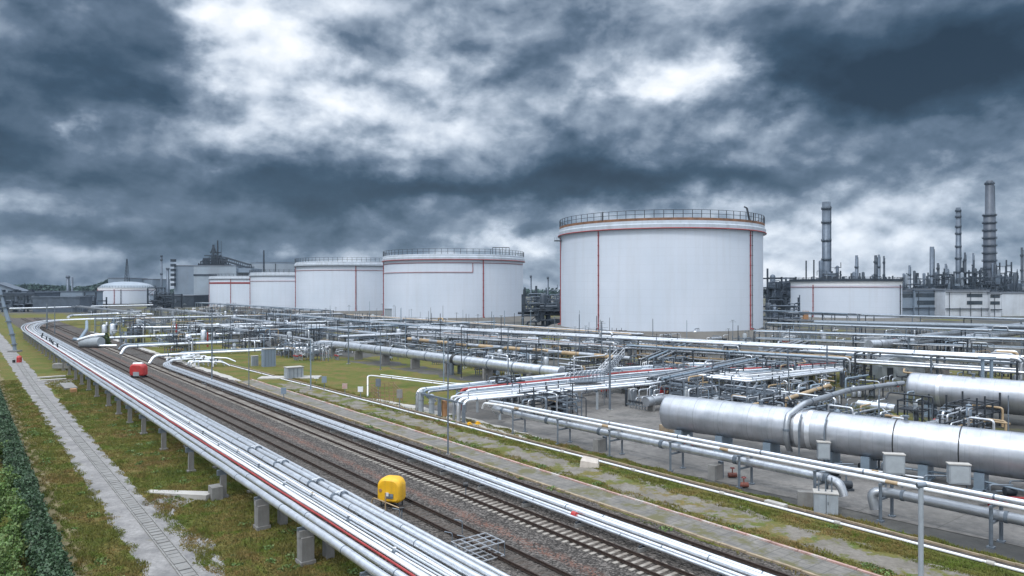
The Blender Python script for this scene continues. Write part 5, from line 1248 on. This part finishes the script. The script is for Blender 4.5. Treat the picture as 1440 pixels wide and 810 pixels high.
# process equipment scattered between racks
q = random.Random(77)
def equip(kind, b, s_, lab, grp):
    root = thing({'modu':'process_module','drum':'vertical_drum','skid':'pump_skid','exch':'heat_exchanger','mani':'pipe_manifold'}[kind], lab, {'modu':'process module','drum':'drum','skid':'pump skid','exch':'heat exchanger','mani':'manifold'}[kind], b, grp)
    ang = q.choice([0, 1]); d = D if ang else N; n = Vector((d.y,-d.x,0))
    if kind == 'modu':
        L = q.uniform(3,6.5)*s_; w_ = q.uniform(2,3.2)*s_; h = q.uniform(2.4,4.6)*s_; nx = max(1, int(L/1.8))
        mb = MB()
        for k in range(nx+1):
            for s2 in (-1,1): p = b+d*(L*k/nx-L/2)+n*s2*w_/2; mb.beam(p, p+Vector((0,0,h*(1 if (k+s2) % 3 else .75))), .14)
        for z in (h*.45, h*.74):
            for s2 in (-1,1): mb.beam(b-d*L/2+n*s2*w_/2+Vector((0,0,z)), b+d*L/2+n*s2*w_/2+Vector((0,0,z)), .14)
            for k in range(nx+1): p = b+d*(L*k/nx-L/2)+Vector((0,0,z)); mb.beam(p-n*w_/2, p+n*w_/2, .12)
        mb.beam(b-d*L/2+n*w_/2, b-d*L/2+d*L/nx+n*w_/2+Vector((0,0,h*.45)), .08)
        mb.build('frame', q.choice([dsteel, dsteel, steel]), root)
        mb = MB(); mb.obox(b+d*L*.15, d, L*.6, w_*.9, h*.45, h*.45+.06); mb.build('deck', dsteel, root)
        for k in range(q.randint(3,6)):
            mb = MB(); z = q.uniform(.3,1.05)*h; o_ = q.uniform(-.6,.6)*w_; r_ = q.uniform(.05,.16); e = q.uniform(.2,1.8)
            P = [b-d*(L/2+e)+n*o_+Vector((0,0,.1)), b-d*(L/2+e)+n*o_+Vector((0,0,z)), b+d*(L/2+e)+n*o_+Vector((0,0,z)), b+d*(L/2+e)+n*(o_+q.uniform(-1,1))+Vector((0,0,z-q.uniform(-.6,1.5)))]
            if k % 2: x = q.uniform(-L/2,L/2); P = [b+d*x+n*o_+Vector((0,0,.1)), b+d*x+n*o_+Vector((0,0,z)), b+d*x+n*(o_+w_)+Vector((0,0,z)), b+d*x+n*(o_+w_)+Vector((0,0,.2))]
            mb.tube(fillet(P, .3, 3), r_, 7); mb.build('pipework', q.choice([bright, silver, silver2, steel, steel, bluepipe, ochre, dsteel]), root)
        for k in range(q.randint(1,3)):
            mb = MB(); p = b+d*q.uniform(-.4,.4)*L+n*q.uniform(-.3,.3)*w_; hh = q.uniform(.3,.8)*h; mb.lathe(p, [(.28*s_,.2),(.28*s_,hh),(.01,hh+.15)], 10); mb.build('vessel', q.choice([silver2, dsteel, cabinet, bluewall]), root)
    elif kind == 'drum':
        mb = MB(); h = 2.6*s_; r_ = .6*s_; mb.lathe(b, [(r_,.5),(r_,h),(r_*.7,h+.3),(.01,h+.42)], 16); mb.build('shell', q.choice([silver, silver2, cabinet]), root)
        mb = MB()
        for k in range(4): a = k*math.pi/2; mb.beam(b+Vector((math.cos(a)*r_*.9, math.sin(a)*r_*.9, 0)), b+Vector((math.cos(a)*r_*.9, math.sin(a)*r_*.9, .6)), .12)
        mb.build('leg', dsteel, root)
        mb = MB(); mb.tube(fillet([b+Vector((0,0,h+.3)), b+Vector((0,0,h+1)), b+d*2+Vector((0,0,h+1)), b+d*2], .3), .09, 8); mb.build('pipework', steel, root)
    elif kind == 'exch':
        mb = MB(); mb.tube([b-d*2.2*s_+Vector((0,0,1.3)), b+d*2.2*s_+Vector((0,0,1.3))], .55*s_, 16); mb.rings([b-d*2.2*s_+Vector((0,0,1.3)), b+d*2.2*s_+Vector((0,0,1.3))], .66*s_, 1.8*s_, .1, seg=16); mb.build('shell', q.choice([silver, silver2]), root)
        mb = MB(); mb.obox(b-d*1.3*s_, n, 1., .3, 0, 1.); mb.obox(b+d*1.3*s_, n, 1., .3, 0, 1.); mb.build('saddle', concrete, root)
    elif kind == 'skid':
        mb = MB(); mb.obox(b, d, 3*s_, 1.6*s_, 0, .25); mb.build('base', concrete, root)
        mb = MB(); mb.tube([b-d*1.1*s_+Vector((0,0,.7)), b+d*.2*s_+Vector((0,0,.7))], .35*s_, 12); mb.obox(b+d*.9*s_, d, .8, .7, .25, 1.1); mb.build('body', q.choice([bluewall, cabinet, dsteel]), root)
        mb = MB(); mb.tube(fillet([b+Vector((0,0,.7)), b+Vector((0,0,1.9)), b+n*2.4+Vector((0,0,1.9))], .3), .1, 8); mb.build('pipework', q.choice([steel, ochre, bright]), root)
    else:
        mb = MB(); k_ = q.randint(4,7)
        for k in range(k_):
            p = b+d*(k*.55-.55*k_/2)*s_; h = q.uniform(1.2,2.6); mb.tube(fillet([p, p+Vector((0,0,h)), p+n*q.uniform(.8,2)+Vector((0,0,h))], .3), q.uniform(.05,.12), 7)
        mb.build('pipework', q.choice([bright, silver2, steel, whitep]), root)
        mb = MB()
        for k in range(k_): p = b+d*(k*.55-.55*k_/2)*s_+Vector((0,0,1.)); mb.tube([p-n*.05, p-n*.25], .16, 8)
        mb.build('hand_wheel', q.choice([dsteel, redp, bluewall]), root)
        mb = MB(); mb.beam(b-d*.3*k_*s_+Vector((0,0,.5)), b+d*.3*k_*s_+Vector((0,0,.5)), .12); mb.build('header', steel, root)
    return root
EQ = []
regs = [(170,330,62,154,120,'in the plant left of centre'), (88,165,78,152,105,'in the middle of the plant'), (20,84,112,150,44,'at the right of the plant'), (50,84,70,112,40,'behind the concrete yard'), (28,60,72,94,34,'between the two big vessels'), (180,330,38,62,30,'near the tracks at the left'), (335,520,55,150,60,'at the far left'), (60,160,160,240,60,'below the right tank'), (146,172,55,68,16,'behind the ribbed cabinet'), (88,150,75,90,26,'behind the fat pipe'), (64,84,58,68,7,'under the central rack'), (200,330,100,156,50,'below the white tank row'), (-40,58,148,245,60,'before the white offices')]
for (u0,u1,v0,v1,nk,rl) in regs:
    bucket = {}
    for k in range(nk):
        u = q.uniform(u0,u1); v = q.uniform(v0,v1); b = W(u,v,0)
        kind = q.choice(['mani','mani','modu','modu','modu','skid','exch','drum'])
        if 'vessels' in rl and kind == 'drum': kind = 'mani'
        sz = q.uniform(.7,1.15) if 'left' not in rl else q.uniform(.9,1.5)
        o = equip(kind, b, sz, 'tmp', 'process equipment '+rl); bucket.setdefault(kind, []).append(o)
    for kind, l in bucket.items():
        l.sort(key=lambda o: o.location.x/o.location.y); nm = {'modu':'open steel frame full of pipes','drum':'upright silver drum on legs','skid':'small pump skid','exch':'horizontal silver exchanger on piers','mani':'manifold of bent pipes'}[kind]
        for i, o in enumerate(l): o['label'] = '%s %s, %s from the left' % (nm, rl, nth(i))
LABELS.pop('tmp', None)

# ================================================================= refinery skyline, right
def chimney(px, ytop, wpx, Y, label, m_=ltunit, steps=None, platforms=(), base_y=405, taper=.85, name='chimney'):
    b = at(px, base_y, Y); b.z = 0; h = CAMZ-(ytop-405)*Y/1000; r_ = wpx/2*Y/1000
    root = thing(name, label, name.replace('_',' '), b)
    mb = MB()
    if steps: mb.lathe(b, [(r_*k, h*f) for f, k in steps]+[(r_*steps[-1][1]*.7, h)], 20)
    else: mb.lathe(b, [(r_,0),(r_*taper,h),(r_*taper*.7,h)], 20)
    mb.build('shaft', m_, root)
    if platforms:
        mb = MB()
        for f in platforms:
            loc_ = np.interp(f, [a_[0] for a_ in steps], [a_[1] for a_ in steps]) if steps else 1-(1-taper)*f
            rr_ = r_*loc_*1.13+.25; mb.lathe(b, [(r_*loc_*.8,h*f),(rr_,h*f),(rr_,h*f+.9),(r_*loc_*.8,h*f+.9)], 16, smooth=False)
            for k in range(10): a = k*math.pi/5; p = b+Vector((math.cos(a)*rr_, math.sin(a)*rr_, h*f)); mb.beam(p, p+Vector((0,0,1.6)), .15)
            mb.lathe(b, [(rr_,h*f+1.5),(rr_,h*f+1.65)], 16)
        mb.build('platform', dkunit, root)
    mb = MB(); x = r_*(steps[-1][1] if steps else taper)*1.03; mb.beam(b+Vector((r_*1.03,-r_*.3,0)), b+Vector((x,-r_*.3,h*.96)), .4); mb.build('ladder', dkunit, root)
    return root
YR = 620
chimney(1162, 284, 11.5, 560, 'tall grey chimney behind the right tank', platforms=(.25,.45,.63,.80,.93), taper=.97)
chimney(1391.5, 254, 17, 600, 'tallest dark stepped chimney at the right', m_=mat('dark chimney', (.06,.075,.10), .5, .2, .2, .2), steps=[(0,1.05),(.22,1.02),(.24,.92),(.73,.86),(.735,.66),(.985,.60)], platforms=(.06,.14,.22,.3,.36,.42,.48,.54,.6,.66,.72,.97))
chimney(1347.5, 292, 7, 600, 'slim ringed chimney left of the tallest one', platforms=(.1,.22,.34,.48,.60,.73,.80,.9,.96))
chimney(1310.5, 347, 6.5, 620, 'short pale stack left of the slim ringed chimney', platforms=(.5,))
for i, (px, yt, wd) in enumerate([(1204.5,359,4.5), (1231.5,359,5), (1236,358,3.5), (1243,360,2.6), (1279,373,3.5), (1319,370,3.5), (1330,371,3.5), (1357,355,3), (1368.5,356,2.8), (1437,348,3.4), (1333,378,3), (1293,393,3)]):
    chimney(px, yt, wd, 600+rnd.uniform(-20,40), 'small stack on the right skyline, %s from the left' % nth([0,1,2,3,4,6,7,9,10,11,8,5][i]), platforms=(.6,.85) if i % 2 else (.75,), taper=.8, m_=[ltunit, dkunit][i % 2], name='column_tower')
def unit(px0, px1, ytop, Y, label, seed, dens=1., levels=None, base=None):
    q = random.Random(seed); X0 = (px0-720)*Y/1000; X1 = (px1-720)*Y/1000; H = CAMZ-(ytop-405)*Y/1000; dp = 14.
    root = thing('process_unit', label, 'process unit', Vector(((X0+X1)/2, Y, 0)))
    nx = max(2, int((X1-X0)/6)); nl = max(2, int(H/4.5)); mb = MB(); dk = MB()
    tops = [H*q.uniform(.45,1.) for _ in range(nx+1)]; tops[q.randint(0,nx)] = H
    for i in range(nx+1):
        x = X0+(X1-X0)*i/nx
        for y in (Y-dp/2, Y+dp/2): mb.beam((x,y,0), (x,y,tops[i]), .8)
    for l in range(1, nl+1):
        z = H*l/nl
        for i in range(nx):
            if min(tops[i],tops[i+1]) >= z*.98:
                x0 = X0+(X1-X0)*i/nx; x1 = X0+(X1-X0)*(i+1)/nx
                for y in (Y-dp/2, Y+dp/2): mb.beam((x0,y,z), (x1,y,z), .8)
                if q.random() < .5: mb.beam((x0,Y-dp/2,z-H/nl), (x1,Y-dp/2,z), .3)
                if q.random() < .65: dk.box((x0,Y-dp/2,z-.2), (x1,Y+dp/2,z)); dk.beam((x0,Y-dp/2-.1,z+1.3), (x1,Y-dp/2-.1,z+1.3), .2)
    mb.build('frame', dkunit, root)
    if dk.v: dk.build('deck', dkunit, root)
    for k in range(max(1, int((X1-X0)/9*dens))):
        x = q.uniform(X0+2,X1-2); wd_ = q.uniform(2,5); z0 = q.choice([0,0,H*.2,H*.4]); mb = MB(); mb.box((x-wd_/2,Y-q.uniform(2,8),z0), (x+wd_/2,Y+5,z0+q.uniform(.12,.35)*H)); mb.build('housing', q.choice([dkunit, dkunit, ltunit, bluewall]), root)
    nv = max(2, int((X1-X0)/4*dens))
    for k in range(nv):
        x = q.uniform(X0,X1); z0 = q.choice([0, H*.25, H*.45]); hh = q.uniform(.25,.6)*H; r_ = q.uniform(.5,1.6); mb = MB(); p = Vector((x, Y-q.uniform(-4,6), z0))
        if q.random() < .6: mb.lathe(p, [(r_,0),(r_,hh),(r_*.6,hh+r_*.5),(.01,hh+r_*.7)], 12)
        else: mb.tube([p+Vector((-3.5,0,2)), p+Vector((3.5,0,2))], r_, 12)
        mb.build('vessel', q.choice([ltunit, dkunit, dkunit, ltunit, steel]), root)
    mb = MB()
    for k in range(int(nv*2.2)):
        x = q.uniform(X0,X1); z = q.uniform(.1,.85)*H; L = q.uniform(3,14); y = Y-dp/2-q.uniform(.3,1.5)
        mb.tube(fillet([(x,y,z-q.uniform(0,5)), (x,y,z), (min(X1,x+L),y,z), (min(X1,x+L),y,z+q.uniform(-6,4))], .6, 3), q.uniform(.12,.4), 6)
    mb.build('pipework', q.choice([ltunit, dkunit]), root)
    return root
U = [(1073,1112,378,400,'lattice process unit between the largest tank and the right tank',1), (1139,1176,366,540,'steel lattice unit round the foot of the tall chimney',2), (1190,1216,384,560,'small dark unit behind the right tank beside a short stack',3),
     (1222,1262,388,560,'low unit behind the right side of the right tank',4), (1268,1296,384,560,'dark unit just right of the right tank',5), (1298,1332,378,580,'process unit left of the slim ringed chimney',6),
     (1334,1362,382,570,'dark tangle of steel at the foot of the slim chimney',7), (1360,1422,376,590,'large dark process unit round the foot of the tallest chimney',8), (1422,1465,384,560,'blue grey unit at the right picture edge',9),
     (1240,1292,405,430,'low process unit left of the white offices',10), (738,786,402,430,'distant unit between the two biggest tanks',11), (1150,1200,395,560,'steelwork behind the roof of the right tank',12), (1362,1378,366,596,'narrow pipe tower just left of the tallest chimney',13), (1400,1414,366,590,'narrow pipe tower just right of the tallest chimney',14)]
for a_ in U: unit(*a_[:5], seed=a_[5]*13, dens=2.6)
unit(735, 792, 414, 300, 'near unit of stacked pipes between the two biggest tanks', 222, 1.6)
unit(1072, 1114, 418, 300, 'low pipe unit between the largest and the right tank', 223, 1.6)
for i, (px, yt) in enumerate([(746.5,389), (770.5,391)]): chimney(px, yt, 1.6, 520, ['thin mushroom-topped vent left of the largest tank','second thin vent beside the left edge of the largest tank'][i], platforms=(.97,), taper=1., name='vent_stack')
# white offices
def building(px0, px1, ytop, ybase, Y, dp, label, m_, rows=None, roof=None, name='office_building', grid=(10,2), rot=0):
    X0 = (px0-720)*Y/1000; X1 = (px1-720)*Y/1000; H = CAMZ-(ytop-405)*Y/1000
    root = thing(name, label, 'building', Vector(((X0+X1)/2, Y+dp/2, 0)))
    mb = MB(); mb.box((X0,Y,0), (X1,Y+dp,H)); mb.build('wall', m_, root)
    mb = MB(); mb.box((X0-.4,Y-.4,H), (X1+.4,Y+dp+.4,H+.7)); mb.build('roof', roofm if roof is None else roof, root)
    if rows:
        qq = random.Random(int(px0)); fit = MB()
        for k in range(int((X1-X0)/2.5)):
            x = qq.uniform(X0+.5, X1-1.5); fit.box((x, Y+qq.uniform(.5,3), H+.7), (x+qq.uniform(.3,2), Y+5, H+.7+qq.uniform(.5,2.2)))
        fit.beam((X0,Y-.6,H*.94), (X1,Y-.6,H*.94), .35); fit.beam((X0,Y-.6,H*.30), (X1,Y-.6,H*.30), .5)
        for k in range(int((X1-X0)/6)): fit.beam((X0+k*6+2,Y-.7,0), (X0+k*6+2,Y-.7,H*(.35 if k % 2 else .95)), .25)
        fit.build('roof_plant', dkunit, root)
        for (a, b, y0, y1) in rows:
            xa = (a-720)*Y/1000; xb = (b-720)*Y/1000; z1 = CAMZ-(y0-405)*Y/1000; z0 = CAMZ-(y1-405)*Y/1000
            f = MB(); f.box((xa-.15,Y-.12,z0-.15), (xb+.15,Y-.003,z1+.15)); fr = f.build('window', dsteel, root)
            g_ = MB(); nn = max(1, int((xb-xa)/3.)); 
            for k in range(nn): g_.box((xa+(xb-xa)*k/nn+.12,Y-.18,z0), (xa+(xb-xa)*(k+1)/nn-.12,Y-.125,z1))
            g_.build('pane', glass, fr)
    return root
building(1329,1392,409,440,400,24,'white three-storey office with two rows of dark windows', facade, rows=[(1360,1381,413.5,417.5),(1360,1381,423.5,428),(1390,1391.8,414,417)][:2])
building(1392.5,1408,412,440,398,24,'narrow white office block with two small window rows', facade, rows=[(1393,1405.5,415,418.5),(1393,1405.5,424,428)])
building(1408.6,1462,412.5,440,405,24,'plain white warehouse at the right picture edge', facade)
building(1286,1328.6,407.5,440,410,24,'grey louvred building with dark strip windows left of the white office', bluewall, rows=[(1288,1328,413,417.5),(1290,1328,423,428)])
building(1262,1286,410,440,412,20,'low grey building touching the right tank', bluewall, rows=[(1264,1284,414,418)])
# ================================================================= left skyline
building(245,273,374,425,680,40,'blue grey block left of the silo tower with dark stepped galleries', bluewall, name='silo_building')
root = [o for o in C.objects if o.get('label','').startswith('blue grey block left')][0]
mb = MB()
for k in range(6): z = 18+k*4.6; x = (245-720)*.68; mb.box((x-2.2,677,z), (x+1.5,681,z+2.6))
mb.build('gallery', dkunit, root)
building(272.5,332,374,440,640,45,'tall grey silo tower with a steel headhouse and conveyor', mat('silo wall', (.24,.29,.34), .6, 0, .12, .08, streak=.25), name='silo_tower')
root = [o for o in C.objects if o.get('label','').startswith('tall grey silo tower')][0]
Yt = 640
mb = MB(); mb.box(((272.5-720)*.64-.2,Yt-.25,CAMZ-(387.5-405)*.64-.4), ((305-720)*.64,Yt-.05,CAMZ-(386-405)*.64+.3)); mb.build('band', dkunit, root)
mb = MB(); q = random.Random(12)
zt = CAMZ+31*.64+.8
def sk(px, py, dy=0): return Vector(((px-720)*.64, Yt+8+dy, CAMZ-(py-405)*.64))
for px in range(274, 312, 3):
    top = 372-max(0,(1-abs(px-294)/24))*20*q.uniform(.45,1.1)
    for dy in (0,10): mb.beam(sk(px,375,dy), sk(px,top,dy), .9)
for py, x0, x1 in ((371.5,273,314),(367,277,300),(363.5,284,309),(359,282,301),(354,290,300)):
    for dy in (0,10): mb.beam(sk(x0,py,dy), sk(x1,py,dy), .9)
    mb.beam(sk((x0+x1)/2,py), sk((x0+x1)/2+3,py-5), .4)
mb.box(tuple(sk(279,374,1)), tuple(sk(286,362,6))); mb.box(tuple(sk(290,374,2)), tuple(sk(300,360,8))); mb.box(tuple(sk(303,374,2)), tuple(sk(308,366,8))); mb.beam(sk(295,358), sk(295,343.5), 1.6); mb.beam(sk(291,356), sk(295,345), .9); mb.beam(sk(299,356), sk(295,345), .9); mb.beam(sk(306,372), sk(306,338), .3)
mb.build('headhouse', dkunit, root)
mb = MB()
for dy in (0,5):
    for a, b in (((309,361),(346,372)), ((309,366),(346,377)), ((304,374),(317,379))): mb.beam(sk(*a,dy), sk(*b,dy), 1.2)
    for k in range(13): f = k/12; mb.beam(sk(309+37*f, 361+11*f, dy), sk(309+37*f, 366+11*f, dy), .4)
mb.build('conveyor', dkunit, root)
mb = MB(); mb.box(((308-720)*.64,Yt+2,30), ((352-720)*.64,Yt+30,CAMZ+28*.64)); mb.build('annex', bluewall, root)
building(152,180,391.5,420,760,40,'grey industrial block behind the small far tank, left part', bluewall, name='industrial_block')
building(180,214.5,393,420,790,40,'grey industrial block behind the small far tank, right part', bluewall, name='industrial_block')
chimney(227, 360, 2.6, 760, 'slim dark chimney between the small far tank and the silo', platforms=(.3,.6,.9,.98))
chimney(236, 377.5, 4.2, 760, 'short pale stack beside the slim dark chimney', platforms=(.97,))
chimney(95.5, 387, 4, 800, 'left one of a pair of far stacks before the trees', platforms=(.9,), taper=1)
chimney(101.5, 389.5, 2.6, 800, 'right thinner one of the pair of far stacks before the trees', taper=1)
for i, (px, yt, yb, Y, lab) in enumerate([(178.5,364,392,760,'lattice radio mast behind the small far tank'), (371,352,372,700,'thin antenna mast over the white tank row'), (306,338,375,660,'thin pole above the silo headhouse')]):
    b = at(px, 405, Y); b.z = 0; h = CAMZ-(yt-405)*Y/1000; root = thing('radio_mast', lab, 'mast', b); mb = MB()
    w0 = 3.2 if i == 0 else 1.0
    for s1 in (-1,1):
        for s2 in (-1,1): mb.beam(b+Vector((s1*w0,s2*w0,0)), b+Vector((s1*.3,s2*.3,h)), .35)
    for k in range(14):
        f = k/14; ww = w0*(1-f)+.3*f; z = h*f; mb.beam(b+Vector((-ww,-ww,z)), b+Vector((ww,-ww,z)), .3); mb.beam(b+Vector((-ww,-ww,z)), b+Vector((ww,-ww,z+h/14)), .25)
    mb.build('lattice', dkunit, root)
# low buildings at far left
def gable(px0, px1, yeave, yridge, Y, dp, label):
    X0 = (px0-720)*Y/1000; X1 = (px1-720)*Y/1000; he = CAMZ-(yeave-405)*Y/1000; hr = CAMZ-(yridge-405)*Y/1000; xm = (X0+X1)/2
    root = thing('warehouse', label, 'building', Vector((xm,Y,0)))
    mb = MB(); mb.add([(X0,Y,0),(X1,Y,0),(X1,Y,he),(xm,Y,hr),(X0,Y,he),(X0,Y+dp,0),(X1,Y+dp,0),(X1,Y+dp,he),(xm,Y+dp,hr),(X0,Y+dp,he)], [(0,1,2,3,4),(9,8,7,6,5),(0,4,9,5),(1,6,7,2)]); mb.build('wall', bluewall, root)
    mb = MB()
    for xa, za, xb, zb in ((X0-1,he-.4,xm,hr+.1),(xm,hr+.1,X1+1,he-.4)): mb.add([(xa,Y-1,za+.1),(xb,Y-1,zb+.1),(xb,Y+dp+1,zb+.1),(xa,Y+dp+1,za+.1),(xa,Y-1,za+.8),(xb,Y-1,zb+.8),(xb,Y+dp+1,zb+.8),(xa,Y+dp+1,za+.8)], [(0,3,2,1),(4,5,6,7),(0,1,5,4),(1,2,6,5),(2,3,7,6),(3,0,4,7)])
    mb.build('roof', ltunit, root)
gable(-40, 29, 410, 398.5, 560, 10, 'grey gabled warehouse at the left picture edge')
building(-20,48,412.5,428,520,30,'long low grey shed in front of the gabled warehouse', ltunit, rows=[(-18,20,416,423),(24,46,416,422)], name='shed', roof=ltunit)
building(46,112,418.5,431,470,14,'long pale low shed with pilasters near the far stacks', ltunit, name='shed', roof=ltunit)
building(28,116,410.5,426,600,30,'very long low hall before the dark woods', bluewall, name='shed', roof=ltunit)
building(214,272,416,430,600,30,'low dark hall left of the silo tower', dkunit, name='shed')
unit(112, 142, 411, 520, 'small process unit left of the small far tank', 301, 1.2); unit(214, 250, 405, 560, 'dark pipework unit right of the small far tank', 302, 1.5)
unit(0, 44, 416, 480, 'dark steelwork at the far left edge', 303, 1.2)
# woods
g = np.random.default_rng(21); Ps = []
for k in range(330):
    px = g.uniform(-40, 162) if k < 250 else g.uniform(110,160); Y = g.uniform(1000,1250); top = np.interp(px, [-40,0,50,60,95,125,140,150,165], [401,401,399,400,402,403,398,393,391]) + g.uniform(-.5,2.0)
    x = (px-720)*Y/1000; h = CAMZ-(top-405)*Y/1000; r_ = g.uniform(5,9); n = 130
    d = g.normal(size=(n,3)); d /= np.linalg.norm(d, axis=1)[:,None]; P = d*(g.random((n,1))**.5)*np.array([r_,r_,h*.5]) + np.array([x,Y,h*.5]); Ps.append(P)
o = mesh_np('far_wood', leafcloud(np.concatenate(Ps), 2.2, 22), 4, treem); o['kind'] = 'stuff'; o['label'] = 'dark far wood along the left horizon'
g = np.random.default_rng(23); Ps = []
for k in range(420):
    px = g.uniform(150, 1500); Y = g.uniform(1300,1500); x = (px-720)*Y/1000; h = g.uniform(9,17); n = 60
    d = g.normal(size=(n,3)); d /= np.linalg.norm(d, axis=1)[:,None]; Ps.append(d*(g.random((n,1))**.5)*np.array([12,8,h*.5]) + np.array([x,Y,h*.5]))
o = mesh_np('distant_trees', leafcloud(np.concatenate(Ps), 2.6, 24), 4, treem); o['kind'] = 'stuff'; o['label'] = 'low distant tree line behind the plant'

# ================================================================= haze
hz = bpy.data.materials.new('haze air'); hz.use_nodes = True; t = NT(hz.node_tree); t.N.clear()
pv = t.n('ShaderNodeVolumePrincipled'); pv.inputs['Color'].default_value = (.60,.76,.95,1); pv.inputs['Density'].default_value = .00006; pv.inputs['Anisotropy'].default_value = .0
ou = t.n('ShaderNodeOutputMaterial'); t.L.new(pv.outputs[0], ou.inputs['Volume'])
mb = MB(); mb.box((-2600,-120,-1.2), (2600,1800,125)); struct('haze', mb, hz, 'stuff')
